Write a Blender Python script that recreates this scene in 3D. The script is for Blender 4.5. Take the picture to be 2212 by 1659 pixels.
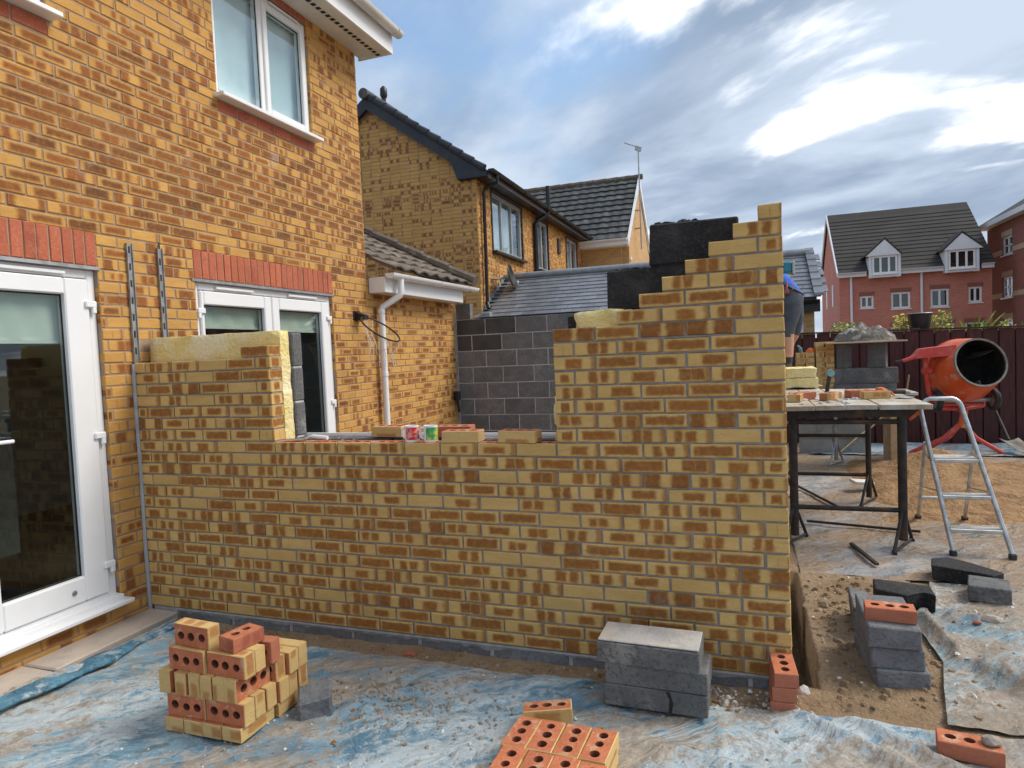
import bpy, bmesh, math, random
from mathutils import Vector, Matrix, Euler
from mathutils.geometry import tessellate_polygon
R = math.radians
rnd = random.Random(7)
for o in list(bpy.data.objects):
    bpy.data.objects.remove(o)
scene = bpy.context.scene
COL = scene.collection

# ------------------------------------------------------------------ camera
CAM = Vector((3.868, -3.318, 1.605)); YAW, PIT, ROL = -0.34187, -0.04798, -0.04297
fw = Vector((math.sin(YAW)*math.cos(PIT), math.cos(YAW)*math.cos(PIT), math.sin(PIT)))
r0 = Vector((math.cos(YAW), -math.sin(YAW), 0)); u0 = r0.cross(fw)
rt = r0*math.cos(ROL)+u0*math.sin(ROL); up = -r0*math.sin(ROL)+u0*math.cos(ROL)
cd = bpy.data.cameras.new('camera'); cam = bpy.data.objects.new('camera', cd); COL.objects.link(cam)
cd.sensor_width = 36; cd.lens = 2474.7/3840*36; cd.clip_end = 3000; cd.clip_start = .05
cam.matrix_world = Matrix(((rt.x, up.x, -fw.x, CAM.x), (rt.y, up.y, -fw.y, CAM.y), (rt.z, up.z, -fw.z, CAM.z), (0, 0, 0, 1)))
scene.camera = cam
scene.render.resolution_x = 1024; scene.render.resolution_y = 768
def project(p):
    d = Vector(p)-CAM; z = d.dot(fw)
    if z < .1: return None
    return (1106+1425.5*d.dot(rt)/z, 829.5-1425.5*d.dot(up)/z, z)

# ------------------------------------------------------------------ light
SUN_AZ, SUN_EL = R(66), R(47)      # azimuth from +y towards +x
sdir = Vector((math.sin(SUN_AZ)*math.cos(SUN_EL), math.cos(SUN_AZ)*math.cos(SUN_EL), math.sin(SUN_EL)))
sl = bpy.data.lights.new('sun', 'SUN'); so = bpy.data.objects.new('sun', sl); COL.objects.link(so)
sl.energy = 1.9; sl.angle = R(24); sl.color = (1, .93, .82)
so.rotation_euler = (-sdir).to_track_quat('-Z', 'Y').to_euler()
so.location = (0, 0, 30)
scene.view_settings.view_transform = 'Standard'; scene.view_settings.look = 'None'
scene.view_settings.exposure = 0.62; scene.view_settings.gamma = 1

def nd(nt, t, **kw):
    n = nt.nodes.new(t)
    for k, v in kw.items():
        if k.startswith('i_'):
            n.inputs[k[2:]].default_value = v
        else: setattr(n, k, v)
    return n
def mth(nt, op, a, b=None, c=None, clamp=False):
    n = nt.nodes.new('ShaderNodeMath'); n.operation = op; n.use_clamp = clamp
    for i, x in enumerate((a, b, c)):
        if x is None: continue
        if isinstance(x, (int, float)): n.inputs[i].default_value = x
        else: nt.links.new(x, n.inputs[i])
    return n.outputs[0]
def vmth(nt, op, a, b):
    n = nt.nodes.new('ShaderNodeVectorMath'); n.operation = op
    for i, x in enumerate((a, b)):
        if isinstance(x, (tuple, list, Vector)): n.inputs[i].default_value = x
        else: nt.links.new(x, n.inputs[i])
    return n
def mapr(nt, x, a, b, c=0, d=1, smooth=True):
    n = nt.nodes.new('ShaderNodeMapRange'); n.interpolation_type = 'SMOOTHSTEP' if smooth else 'LINEAR'
    n.clamp = True
    for i, q in enumerate((x, a, b, c, d)):
        if isinstance(q, (int, float)): n.inputs[i].default_value = q
        else: nt.links.new(q, n.inputs[i])
    return n.outputs[0]
def mixc(nt, f, a, b, mode='MIX'):
    n = nt.nodes.new('ShaderNodeMix'); n.data_type = 'RGBA'; n.blend_type = mode
    for i, q in ((0, f), (6, a), (7, b)):
        if isinstance(q, (int, float)): n.inputs[i].default_value = q
        elif isinstance(q, (tuple, list)): n.inputs[i].default_value = (q[0], q[1], q[2], 1)
        else: nt.links.new(q, n.inputs[i])
    return n.outputs[2]

world = bpy.data.worlds.new('World'); scene.world = world; world.use_nodes = True
def build_sky():
    nt = world.node_tree; nt.nodes.clear(); L = nt.links.new
    out = nd(nt, 'ShaderNodeOutputWorld'); bg = nd(nt, 'ShaderNodeBackground'); bg.inputs[1].default_value = .1
    sky = nd(nt, 'ShaderNodeTexSky', sky_type='NISHITA', sun_disc=False)
    sky.sun_elevation = SUN_EL; sky.sun_rotation = SUN_AZ; sky.air_density = 1.2; sky.dust_density = .8; sky.ozone_density = 1.5
    tc = nd(nt, 'ShaderNodeTexCoord'); sep = nd(nt, 'ShaderNodeSeparateXYZ'); L(tc.outputs['Generated'], sep.inputs[0])
    z = mth(nt, 'ADD', mth(nt, 'MAXIMUM', sep.outputs[2], 0), .17)
    px = mth(nt, 'DIVIDE', sep.outputs[0], z); py = mth(nt, 'DIVIDE', sep.outputs[1], z)
    a = R(-52)    # streets of cloud run towards the left horizon
    al = mth(nt, 'ADD', mth(nt, 'MULTIPLY', px, math.sin(a)), mth(nt, 'MULTIPLY', py, math.cos(a)))
    ac = mth(nt, 'SUBTRACT', mth(nt, 'MULTIPLY', px, math.cos(a)), mth(nt, 'MULTIPLY', py, math.sin(a)))
    def cloud(sa, sc, scale, detail, rough, off, dist=0.):
        cb = nd(nt, 'ShaderNodeCombineXYZ'); L(mth(nt, 'MULTIPLY', al, sa), cb.inputs[0]); L(mth(nt, 'MULTIPLY', ac, sc), cb.inputs[1]); cb.inputs[2].default_value = off
        n = nd(nt, 'ShaderNodeTexNoise'); n.inputs['Scale'].default_value = scale; n.inputs['Detail'].default_value = detail
        n.inputs['Roughness'].default_value = rough; n.inputs['Distortion'].default_value = dist
        L(cb.outputs[0], n.inputs['Vector']); return n.outputs[0]
    big = cloud(.6, 1.0, .8, 6, .5, 8.1, .3)
    fine = cloud(.85, 1.4, 1.3, 8, .54, 17.3, .25)
    bright = cloud(.85, 1.1, 1.25, 8, .52, 35.9, .3)
    sd = vmth(nt, 'DOT_PRODUCT', tc.outputs['Generated'], tuple(sdir)); dot = sd.outputs['Value']
    glow = mth(nt, 'POWER', mth(nt, 'MAXIMUM', mapr(nt, dot, -.5, .9, 0, 1, False), 0), 2.0)
    cover = mapr(nt, mth(nt, 'ADD', mth(nt, 'ADD', big, mth(nt, 'MULTIPLY', fine, .4)), mth(nt, 'MULTIPLY', glow, .34)), .50, .78)
    shade = mapr(nt, mth(nt, 'ADD', fine, mth(nt, 'MULTIPLY', big, -.15)), .26, .56)
    c = mixc(nt, shade, (2.1, 2.75, 3.75), (4.3, 5.0, 6.0))
    wht = mapr(nt, mth(nt, 'ADD', mth(nt, 'ADD', mth(nt, 'MULTIPLY', bright, .8), mth(nt, 'MULTIPLY', fine, .22)), mth(nt, 'MULTIPLY', glow, .15)), .643, .765)
    c = mixc(nt, wht, c, (18, 17.4, 16.6))
    skyc = mixc(nt, 1.0, sky.outputs[0], (1.25, 1.3, 1.3), 'MULTIPLY')
    col = mixc(nt, cover, skyc, c)
    # pale band of haze low over the roofs
    hz = mapr(nt, sep.outputs[2], .0, .22, 1, 0)
    col = mixc(nt, mth(nt, 'MULTIPLY', hz, .4), col, (5.2, 5.7, 6.3))
    L(col, bg.inputs[0]); L(bg.outputs[0], out.inputs[0])
build_sky()

# ------------------------------------------------------------------ materials
MATS = {}
def newmat(name):
    m = bpy.data.materials.new(name); m.use_nodes = True; nt = m.node_tree
    b = nt.nodes['Principled BSDF']; MATS[name] = m
    return m, nt, b
def pos(nt, obj=False):
    if obj: return nd(nt, 'ShaderNodeTexCoord').outputs['Object']
    return nd(nt, 'ShaderNodeNewGeometry').outputs['Position']
def noise(nt, vec, scale, detail=4, rough=.55, dist=0, stretch=None):
    if stretch:
        vec = vmth(nt, 'MULTIPLY', vec, stretch).outputs[0]
    n = nd(nt, 'ShaderNodeTexNoise'); n.inputs['Scale'].default_value = scale; n.inputs['Detail'].default_value = detail
    n.inputs['Roughness'].default_value = rough; n.inputs['Distortion'].default_value = dist
    nt.links.new(vec, n.inputs['Vector']); return n.outputs[0]
def bump(nt, b, h, strength=.4, dist=.01):
    n = nd(nt, 'ShaderNodeBump'); n.inputs['Strength'].default_value = strength; n.inputs['Distance'].default_value = dist
    nt.links.new(h, n.inputs['Height']); nt.links.new(n.outputs[0], b.inputs['Normal'])
def M(name, c1, c2=None, scale=6, rough=.8, bs=.3, bsc=60, bd=.004, metal=0, c3=None, sc3=1.5, t3=(.5, .65), detail=5, stretch=None, obj=False, spec=.4, lo=.35, hi=.65, ov=0, speck=None):
    m, nt, b = newmat(name)
    v = pos(nt, obj)
    if c2 is None: c2 = tuple(x*.8 for x in c1)
    n1 = noise(nt, v, scale, detail, .6, 0, stretch)
    col = mixc(nt, mapr(nt, n1, lo, hi), c1, c2)
    if c3: col = mixc(nt, mapr(nt, noise(nt, v, sc3, 6, .6), *t3), col, c3)
    if speck: col = mixc(nt, mapr(nt, noise(nt, v, speck[0], 3, .6), .52, .62, 0, speck[2]), col, speck[1])
    if ov:
        oi = nd(nt, 'ShaderNodeObjectInfo'); col = mixc(nt, mth(nt, 'MULTIPLY', oi.outputs['Random'], ov), col, tuple(x*.45 for x in c1))
    nt.links.new(col, b.inputs['Base Color']); b.inputs['Roughness'].default_value = rough; b.inputs['Metallic'].default_value = metal
    b.inputs['Specular IOR Level'].default_value = spec
    if bs: bump(nt, b, noise(nt, v, bsc, 4, .6, 0, stretch), bs, bd)
    return m
def brickmat(name, base, base2, blot, blot2, soft=.04, warp=.05, tonevar=.35, bstr=.5, dirt=None):
    """clay brick face: kiln marks placed by per-brick values A (two patches) and B (height, end band, tone)"""
    m, nt, b = newmat(name); L = nt.links.new
    p = pos(nt)
    uv = nd(nt, 'ShaderNodeUVMap').outputs[0]
    A = nd(nt, 'ShaderNodeAttribute'); A.attribute_name = 'A'; B = nd(nt, 'ShaderNodeAttribute'); B.attribute_name = 'B'
    sA = nd(nt, 'ShaderNodeSeparateColor'); L(A.outputs['Color'], sA.inputs[0]); sB = nd(nt, 'ShaderNodeSeparateColor'); L(B.outputs['Color'], sB.inputs[0])
    su = nd(nt, 'ShaderNodeSeparateXYZ'); L(uv, su.inputs[0])
    w1 = mth(nt, 'MULTIPLY', mth(nt, 'SUBTRACT', noise(nt, p, 22, 3), .5), warp*2.2)
    w2 = mth(nt, 'MULTIPLY', mth(nt, 'SUBTRACT', noise(nt, vmth(nt, 'ADD', p, (7, 3, 1)).outputs[0], 25, 3), .5), warp*5)
    u = mth(nt, 'ADD', su.outputs[0], w1); v = mth(nt, 'ADD', su.outputs[1], w2)
    def box(c, hw, x, s):
        d = mth(nt, 'ABSOLUTE', mth(nt, 'SUBTRACT', x, c))
        e = mth(nt, 'SUBTRACT', hw, d)
        return mapr(nt, e, -s, s)
    b1 = box(sA.outputs[0], sA.outputs[1], u, soft); b2 = box(sA.outputs[2], A.outputs['Alpha'], u, soft)
    bv = box(sB.outputs[0], sB.outputs[1], v, soft*2.6)
    bl = mth(nt, 'MULTIPLY', mth(nt, 'MAXIMUM', b1, b2), bv)
    band = mth(nt, 'MULTIPLY', mapr(nt, mth(nt, 'SUBTRACT', u, sB.outputs[2]), -soft, soft), .75)
    bl = mth(nt, 'MAXIMUM', bl, band)
    grain = mapr(nt, noise(nt, p, 70, 4, .7), .25, .75)
    bl = mth(nt, 'MULTIPLY', bl, mapr(nt, noise(nt, p, 34, 4, .6), .2, .6, .72, 1))
    base_c = mixc(nt, mapr(nt, noise(nt, p, 5, 4, .6, 0, (1, 1, 3)), .3, .7), base, base2)
    tone = B.outputs['Alpha']
    blc = mixc(nt, tone, blot, blot2)
    fr_ = mth(nt, 'FRACT', mth(nt, 'MULTIPLY', tone, 23.7))
    base_c = mixc(nt, mth(nt, 'MULTIPLY', fr_, .3), base_c, tuple(x*.55 for x in base2))

    col = mixc(nt, mth(nt, 'MULTIPLY', bl, .95), base_c, blc)
    col = mixc(nt, mth(nt, 'MULTIPLY', grain, .22), col, tuple(x*.45 for x in base))
    if dirt: col = mixc(nt, mapr(nt, noise(nt, p, 1.1, 5, .6), .5, .75, 0, .35), col, dirt)
    cre = noise(nt, p, 26, 6, .7, 1.2, (.35, .35, 1.6))
    col = mixc(nt, mapr(nt, cre, .58, .68, 0, .38), col, tuple(x*.5 for x in base2))
    col = mixc(nt, mapr(nt, noise(nt, vmth(nt, 'ADD', p, (4, 4, 9)).outputs[0], 2.3, 7, .7), .60, .74, 0, .3), col, (.56, .52, .47))
    L(col, b.inputs['Base Color']); b.inputs['Roughness'].default_value = .86; b.inputs['Specular IOR Level'].default_value = .25
    bump(nt, b, mth(nt, 'ADD', mth(nt, 'MULTIPLY', cre, 1.0), mth(nt, 'MULTIPLY', noise(nt, p, 160, 3), .35)), bstr, .006)
    return m
brickmat('buff_new', (.71, .475, .185), (.61, .39, .135), (.30, .10, .016), (.17, .045, .011), .055, .07)
brickmat('buff_house', (.66, .375, .11), (.57, .30, .085), (.265, .078, .023), (.09, .026, .017), .075, .07, dirt=(.42, .21, .07))
brickmat('buff_far', (.63, .395, .14), (.54, .32, .105), (.24, .085, .036), (.13, .045, .025), .07, .05)
brickmat('buff_loose', (.70, .50, .22), (.63, .42, .17), (.45, .22, .07), (.34, .12, .05), .05, .06)
brickmat('red_face', (.44, .145, .085), (.50, .19, .11), (.33, .10, .06), (.28, .08, .05), .08, .06)
M('mortar_new', (.24, .238, .24), (.33, .325, .325), 14, .95, .6, 90, .006)
M('mortar_house', (.37, .275, .195), (.29, .21, .15), 9, .95, .5, 90, .005)
M('mortar_pale', (.56, .56, .56), (.40, .40, .40), 9, .95, .5, 70, .006)
M('terracotta', (.60, .20, .095), (.50, .155, .075), 20, .92, .9, 90, .006, c3=(.62, .38, .24), sc3=12, t3=(.54, .66), ov=.35, speck=(70, (.42, .13, .07), .5))
M('hole_shade', (.22, .075, .045), (.17, .055, .035), 14, .95, .4, 100)  # terracotta darkened on the hole walls, shade of the perforations painted in
M('soldier_red', (.44, .11, .055), (.50, .145, .075), 6, .85, .6, 80, .004, c3=(.35, .085, .05), sc3=3, ov=.25, speck=(60, (.56, .26, .17), .35))
M('block_dark', (.165, .17, .182), (.225, .23, .238), 9, .95, 1.0, 60, .01, c3=(.27, .27, .275), sc3=3, t3=(.54, .72), ov=.4, speck=(55, (.10, .103, .11), .5))
M('block_black', (.012, .012, .014), (.022, .022, .024), 5, .75, 1.0, 50, .012, c3=(.05, .047, .043), sc3=5, t3=(.54, .7), speck=(45, (.04, .04, .04), .6))
M('block_wet', (.055, .055, .057), (.08, .08, .082), 5, .9, .6, 90, .005)
M('block_grey', (.135, .135, .138), (.19, .188, .185), 7, .95, .9, 90, .008, c3=(.32, .31, .29), sc3=4, t3=(.55, .7), ov=.25, speck=(50, (.07, .07, .072), .6))
M('block_light', (.34, .34, .33), (.43, .42, .40), 4, .95, .7, 120, .006, c3=(.25, .23, .2), sc3=3)
M('block_top', (.50, .48, .45), (.38, .365, .345), 9, .95, .8, 70, .008, c3=(.55, .48, .40), sc3=6, t3=(.54, .68))
M('upvc', (.80, .81, .83), (.77, .78, .80), 3, .32, 0, spec=.5)
M('upvc_aged', (.72, .72, .68), (.60, .61, .56), 2.2, .45, .05, 20)
M('black_plastic', (.012, .012, .014), (.02, .02, .023), 5, .38, 0)
M('navy_board', (.018, .022, .035), (.03, .034, .045), 4, .5, .1, 30)
M('rubber', (.02, .02, .022), (.05, .05, .05), 10, .8, .2, 60)
M('gasket', (.015, .015, .016), None, 5, .6, 0)
M('alu', (.62, .64, .66), (.42, .44, .45), 12, .36, .1, 80, .002, metal=.85, c3=(.5, .46, .4), sc3=9, t3=(.55, .7))
M('steel_dark', (.03, .028, .028), (.055, .045, .04), 12, .6, .3, 60, .003, metal=.4, c3=(.11, .06, .035), sc3=7, t3=(.56, .7))
M('galv', (.42, .43, .44), (.3, .3, .31), 14, .45, .1, 60, metal=.7)
M('orange_paint', (.66, .085, .015), (.70, .14, .045), 4, .45, .35, 30, c3=(.50, .30, .22), sc3=9, t3=(.56, .66))
M('red_paint', (.55, .05, .035), (.60, .10, .08), 6, .45, .15, 40, c3=(.55, .28, .25), sc3=6, t3=(.58, .75))
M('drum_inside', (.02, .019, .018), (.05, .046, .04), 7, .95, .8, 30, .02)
M('rim_dirty', (.27, .25, .22), (.17, .15, .13), 12, .8, .5, 40)
M('timber', (.50, .36, .21), (.42, .29, .16), 5, .8, .3, 50, .004, stretch=(6, 1, 6), c3=(.55, .5, .45), sc3=4)
M('board_dirty', (.46, .38, .28), (.33, .27, .2), 5, .9, .4, 50, .004, stretch=(5, 1, 5), c3=(.52, .50, .47), sc3=3, t3=(.48, .62))
M('ply', (.50, .38, .24), (.42, .31, .2), 4, .85, .2, 40, c3=(.58, .54, .48), sc3=3)
M('fence_paint', (.095, .024, .023), (.045, .012, .013), 5, .62, .5, 40, .006, stretch=(6, 6, 1), ov=.5)
M('insulation', (.80, .64, .24), (.84, .72, .38), 8, 1.0, .9, 45, .02, c3=(.86, .78, .52), sc3=5, detail=8)
M('slab_stone', (.50, .42, .35), (.42, .36, .31), 5, .9, .5, 40, .006, c3=(.36, .32, .29), sc3=3)
M('slate', (.16, .17, .195), (.22, .23, .255), 5, .3, .3, 26, .004, spec=.9, ov=.45)
M('tile_dark', (.065, .072, .077), (.095, .10, .10), 6, .8, .5, 40, .005, c3=(.14, .14, .13), sc3=4, ov=.5)
M('tile_brown', (.17, .135, .105), (.115, .092, .075), 7, .92, .8, 30, .008, c3=(.26, .23, .19), sc3=7, t3=(.5, .65), ov=.3)
M('tile_far', (.055, .05, .046), (.04, .037, .034), .6, .9, 0)
M('lead', (.33, .35, .38), (.26, .28, .3), 8, .5, .2, 30, metal=.3)
M('ceramic', (.82, .83, .84), (.8, .8, .82), 3, .18, 0, spec=.6)
M('mug_red', (.55, .03, .03), (.70, .30, .28), 38, .2, 0, lo=.45, hi=.6)
M('mug_green', (.03, .32, .12), (.6, .62, .12), 34, .2, 0, c3=(.01, .02, .02), sc3=30, t3=(.55, .6))
M('blue_shirt', (.035, .13, .52), (.05, .17, .60), 8, .9, .5, 16, .02)
M('shorts', (.055, .068, .085), (.085, .1, .12), 9, .95, .5, 22, .015)
M('skin', (.58, .33, .24), (.52, .28, .2), 12, .55, .1, 60)
M('sock', (.05, .05, .055), None, 20, .95, .2, 80)
M('boot', (.11, .09, .07), (.15, .13, .11), 14, .8, .3, 40)
M('hair', (.05, .032, .02), None, 20, .8, .5, 80)
M('leather', (.04, .028, .02), None, 14, .6, .2, 40)
M('orange_plastic', (.80, .16, .02), (.7, .12, .02), 5, .35, 0)
M('cyan_plastic', (.02, .26, .36), (.02, .2, .3), 5, .4, 0)
M('teal_grip', (.22, .42, .45), (.16, .3, .33), 12, .6, 0)
M('rope', (.55, .44, .22), (.4, .32, .16), 30, .9, .4, 120)
M('net', (.62, .6, .55), None, 10, .9, 0)
M('leaf_green', (.09, .17, .035), (.16, .25, .05), 9, .6, .1, 40)
M('leaf_lime', (.34, .42, .06), (.22, .34, .05), 7, .5, .1, 40)
M('flower_yellow', (.62, .48, .05), (.5, .4, .04), 12, .7, 0)
M('pot_black', (.018, .02, .025), (.03, .032, .036), 5, .3, 0)
M('stone', (.36, .31, .26), (.28, .24, .2), 9, .9, .5, 50)
M('mortar_wet', (.19, .17, .145), (.115, .10, .085), 10, .95, .9, 30, .02, c3=(.4, .38, .34), sc3=9)
M('blind', (.80, .81, .76), (.72, .75, .71), 3, .9, .1, 20)
M('blind_white', (.74, .82, .84), (.60, .70, .73), 2, .9, 0)
M('room_wall', (.26, .29, .29), (.22, .25, .25), 1, .9, 0)
M('room_floor', (.10, .07, .05), None, 4, .6, 0)
M('render_white', (.74, .77, .82), (.68, .71, .76), 1.5, .6, 0)
M('cream_band', (.52, .40, .27), (.46, .35, .24), 2, .85, 0)
M('paper', (.72, .7, .66), None, 5, .9, 0)
M('bead', (.40, .42, .45), (.33, .34, .36), 10, .9, .4, 50)
def soilmat():
    m, nt, b = newmat('soil'); p = pos(nt)
    n1 = noise(nt, p, 2.1, 8, .65); n2 = noise(nt, p, 28, 6, .7)
    c = mixc(nt, mapr(nt, n1, .35, .65), (.30, .195, .105), (.39, .275, .165))
    c = mixc(nt, mapr(nt, n2, .45, .75, 0, .7), c, (.17, .11, .062))
    c = mixc(nt, mapr(nt, noise(nt, p, 60, 3, .6), .62, .72), c, (.50, .44, .36))
    nt.links.new(c, b.inputs['Base Color']); b.inputs['Roughness'].default_value = .97
    bump(nt, b, mth(nt, 'ADD', n2, mth(nt, 'MULTIPLY', noise(nt, p, 90, 4, .6), .6)), .9, .03)
soilmat()
M('tarp_roll', (.035, .12, .19), (.09, .22, .31), 7, .4, 1.0, 11, .05, c3=(.33, .40, .43), sc3=6, t3=(.52, .62))
M('sand', (.37, .22, .105), (.28, .16, .075), 5, .97, 1.0, 22, .05, c3=(.20, .115, .055), sc3=4.5, t3=(.5, .66))
def tarpmat(name, blue, deep, dust, dlo, mud, mlo, white=.0):
    m, nt, b = newmat(name); p = pos(nt)
    rt2 = nd(nt, 'ShaderNodeVectorRotate', rotation_type='Z_AXIS'); nt.links.new(p, rt2.inputs['Vector']); rt2.inputs['Angle'].default_value = R(-38)
    q = vmth(nt, 'MULTIPLY', rt2.outputs[0], (.55, 1.2, 1)).outputs[0]
    def sh(k): return vmth(nt, 'ADD', q, (k*3.1, k*7.7, 0)).outputs[0]
    big = noise(nt, sh(1), 1.2, 5, .6, .4); mid = noise(nt, sh(2), 6.5, 10, .72, .5); fin = noise(nt, vmth(nt, 'ADD', p, (3, 1, 0)).outputs[0], 24, 8, .75, .4)
    w = lambda a, b_, c_: mth(nt, 'ADD', mth(nt, 'MULTIPLY', big, a), mth(nt, 'ADD', mth(nt, 'MULTIPLY', mid, b_), mth(nt, 'MULTIPLY', fin, c_)))
    c = mixc(nt, mapr(nt, noise(nt, sh(4), 3.4, 7, .65, .6), .42, .58), blue, deep)
    c = mixc(nt, mth(nt, 'MULTIPLY', mapr(nt, w(.30, .42, .28), dlo, dlo+.075), .85), c, dust)
    big2 = noise(nt, sh(9), 1.0, 6, .62, .5)
    mm = mth(nt, 'ADD', mth(nt, 'MULTIPLY', big2, .55), mth(nt, 'ADD', mth(nt, 'MULTIPLY', mid, .2), mth(nt, 'MULTIPLY', fin, .25)))
    mudc = mixc(nt, mapr(nt, fin, .4, .62), mud, tuple(x*.62 for x in mud))
    c = mixc(nt, mth(nt, 'MULTIPLY', mapr(nt, mm, mlo, mlo+.06), .88), c, mudc)
    wet = noise(nt, sh(12), 5.5, 4, .55, .3)
    c = mixc(nt, mapr(nt, wet, .665, .685, 0, .7), c, (.13, .17, .16))
    c = mixc(nt, mapr(nt, noise(nt, p, 75, 3, .6), .64, .70, 0, .8), c, (.60, .57, .52))
    c = mixc(nt, mapr(nt, noise(nt, vmth(nt, 'ADD', p, (9, 2, 0)).outputs[0], 60, 3, .6), .66, .72, 0, .6), c, (.16, .14, .12))
    nt.links.new(c, b.inputs['Base Color'])
    nt.links.new(mth(nt, 'MULTIPLY', mapr(nt, mid, .4, .6, .38, .75), mapr(nt, wet, .66, .69, 1, .25)), b.inputs['Roughness'])
    cr = mth(nt, 'ABSOLUTE', mth(nt, 'SUBTRACT', noise(nt, sh(5), 3.2, 4, .55, 1.2), .5))
    bump(nt, b, mth(nt, 'ADD', mth(nt, 'MULTIPLY', cr, -2.2), mth(nt, 'ADD', mth(nt, 'MULTIPLY', mid, .5), mth(nt, 'MULTIPLY', fin, .3))), .95, .045)
tarpmat('tarp_blue', (.22, .38, .49), (.095, .225, .335), (.53, .60, .63), .456, (.45, .365, .28), .482)
tarpmat('tarp_pale', (.27, .39, .43), (.13, .23, .29), (.54, .58, .575), .452, (.37, .275, .19), .470)
tarpmat('tarp_dirty', (.34, .33, .32), (.22, .235, .26), (.48, .44, .40), .468, (.34, .225, .13), .438)
def glassmat(name, tint=(.75, .85, .83), f0=.05):
    m = bpy.data.materials.new(name); m.use_nodes = True; nt = m.node_tree; nt.nodes.clear(); MATS[name] = m
    out = nd(nt, 'ShaderNodeOutputMaterial'); tr = nd(nt, 'ShaderNodeBsdfTransparent'); gl = nd(nt, 'ShaderNodeBsdfGlossy')
    tr.inputs[0].default_value = (*tint, 1); gl.inputs['Roughness'].default_value = .015; gl.inputs[0].default_value = (.95, .98, 1, 1)
    lw = nd(nt, 'ShaderNodeLayerWeight'); lw.inputs[0].default_value = .5
    F = mth(nt, 'ADD', mth(nt, 'MULTIPLY', mth(nt, 'POWER', lw.outputs['Facing'], 4), .9), f0)
    mx = nd(nt, 'ShaderNodeMixShader'); nt.links.new(F, mx.inputs[0]); nt.links.new(tr.outputs[0], mx.inputs[1]); nt.links.new(gl.outputs[0], mx.inputs[2])
    nt.links.new(mx.outputs[0], out.inputs[0])
glassmat('glass', (.81, .86, .84), .05); glassmat('glass_clear', (.90, .95, .96), .07)
def farbrick(name, c1, c2, mort, scale):
    m, nt, b = newmat(name); tc = nd(nt, 'ShaderNodeTexCoord'); 
    g = nd(nt, 'ShaderNodeNewGeometry'); sp = nd(nt, 'ShaderNodeSeparateXYZ'); nt.links.new(g.outputs['Position'], sp.inputs[0])
    cb = nd(nt, 'ShaderNodeCombineXYZ'); nt.links.new(mth(nt, 'ADD', sp.outputs[0], sp.outputs[1]), cb.inputs[0]); nt.links.new(sp.outputs[2], cb.inputs[1])
    br = nd(nt, 'ShaderNodeTexBrick'); nt.links.new(cb.outputs[0], br.inputs['Vector'])
    br.inputs['Color1'].default_value = (*c1, 1); br.inputs['Color2'].default_value = (*c2, 1); br.inputs['Mortar'].default_value = (*mort, 1)
    br.inputs['Scale'].default_value = 1; br.inputs['Brick Width'].default_value = .225; br.inputs['Row Height'].default_value = .075; br.inputs['Mortar Size'].default_value = .006
    c = mixc(nt, mapr(nt, noise(nt, pos(nt), .8, 5, .6), .35, .65, 0, .35), br.outputs[0], tuple(x*.72 for x in c1))
    nt.links.new(c, b.inputs['Base Color']); b.inputs['Roughness'].default_value = .9
farbrick('far_red', (.58, .205, .155), (.48, .16, .125), (.52, .32, .25), 1)
farbrick('far_dkred', (.32, .11, .085), (.25, .085, .068), (.31, .2, .16), 1)
farbrick('far_buff', (.58, .36, .13), (.44, .24, .09), (.5, .4, .3), 1)

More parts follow.
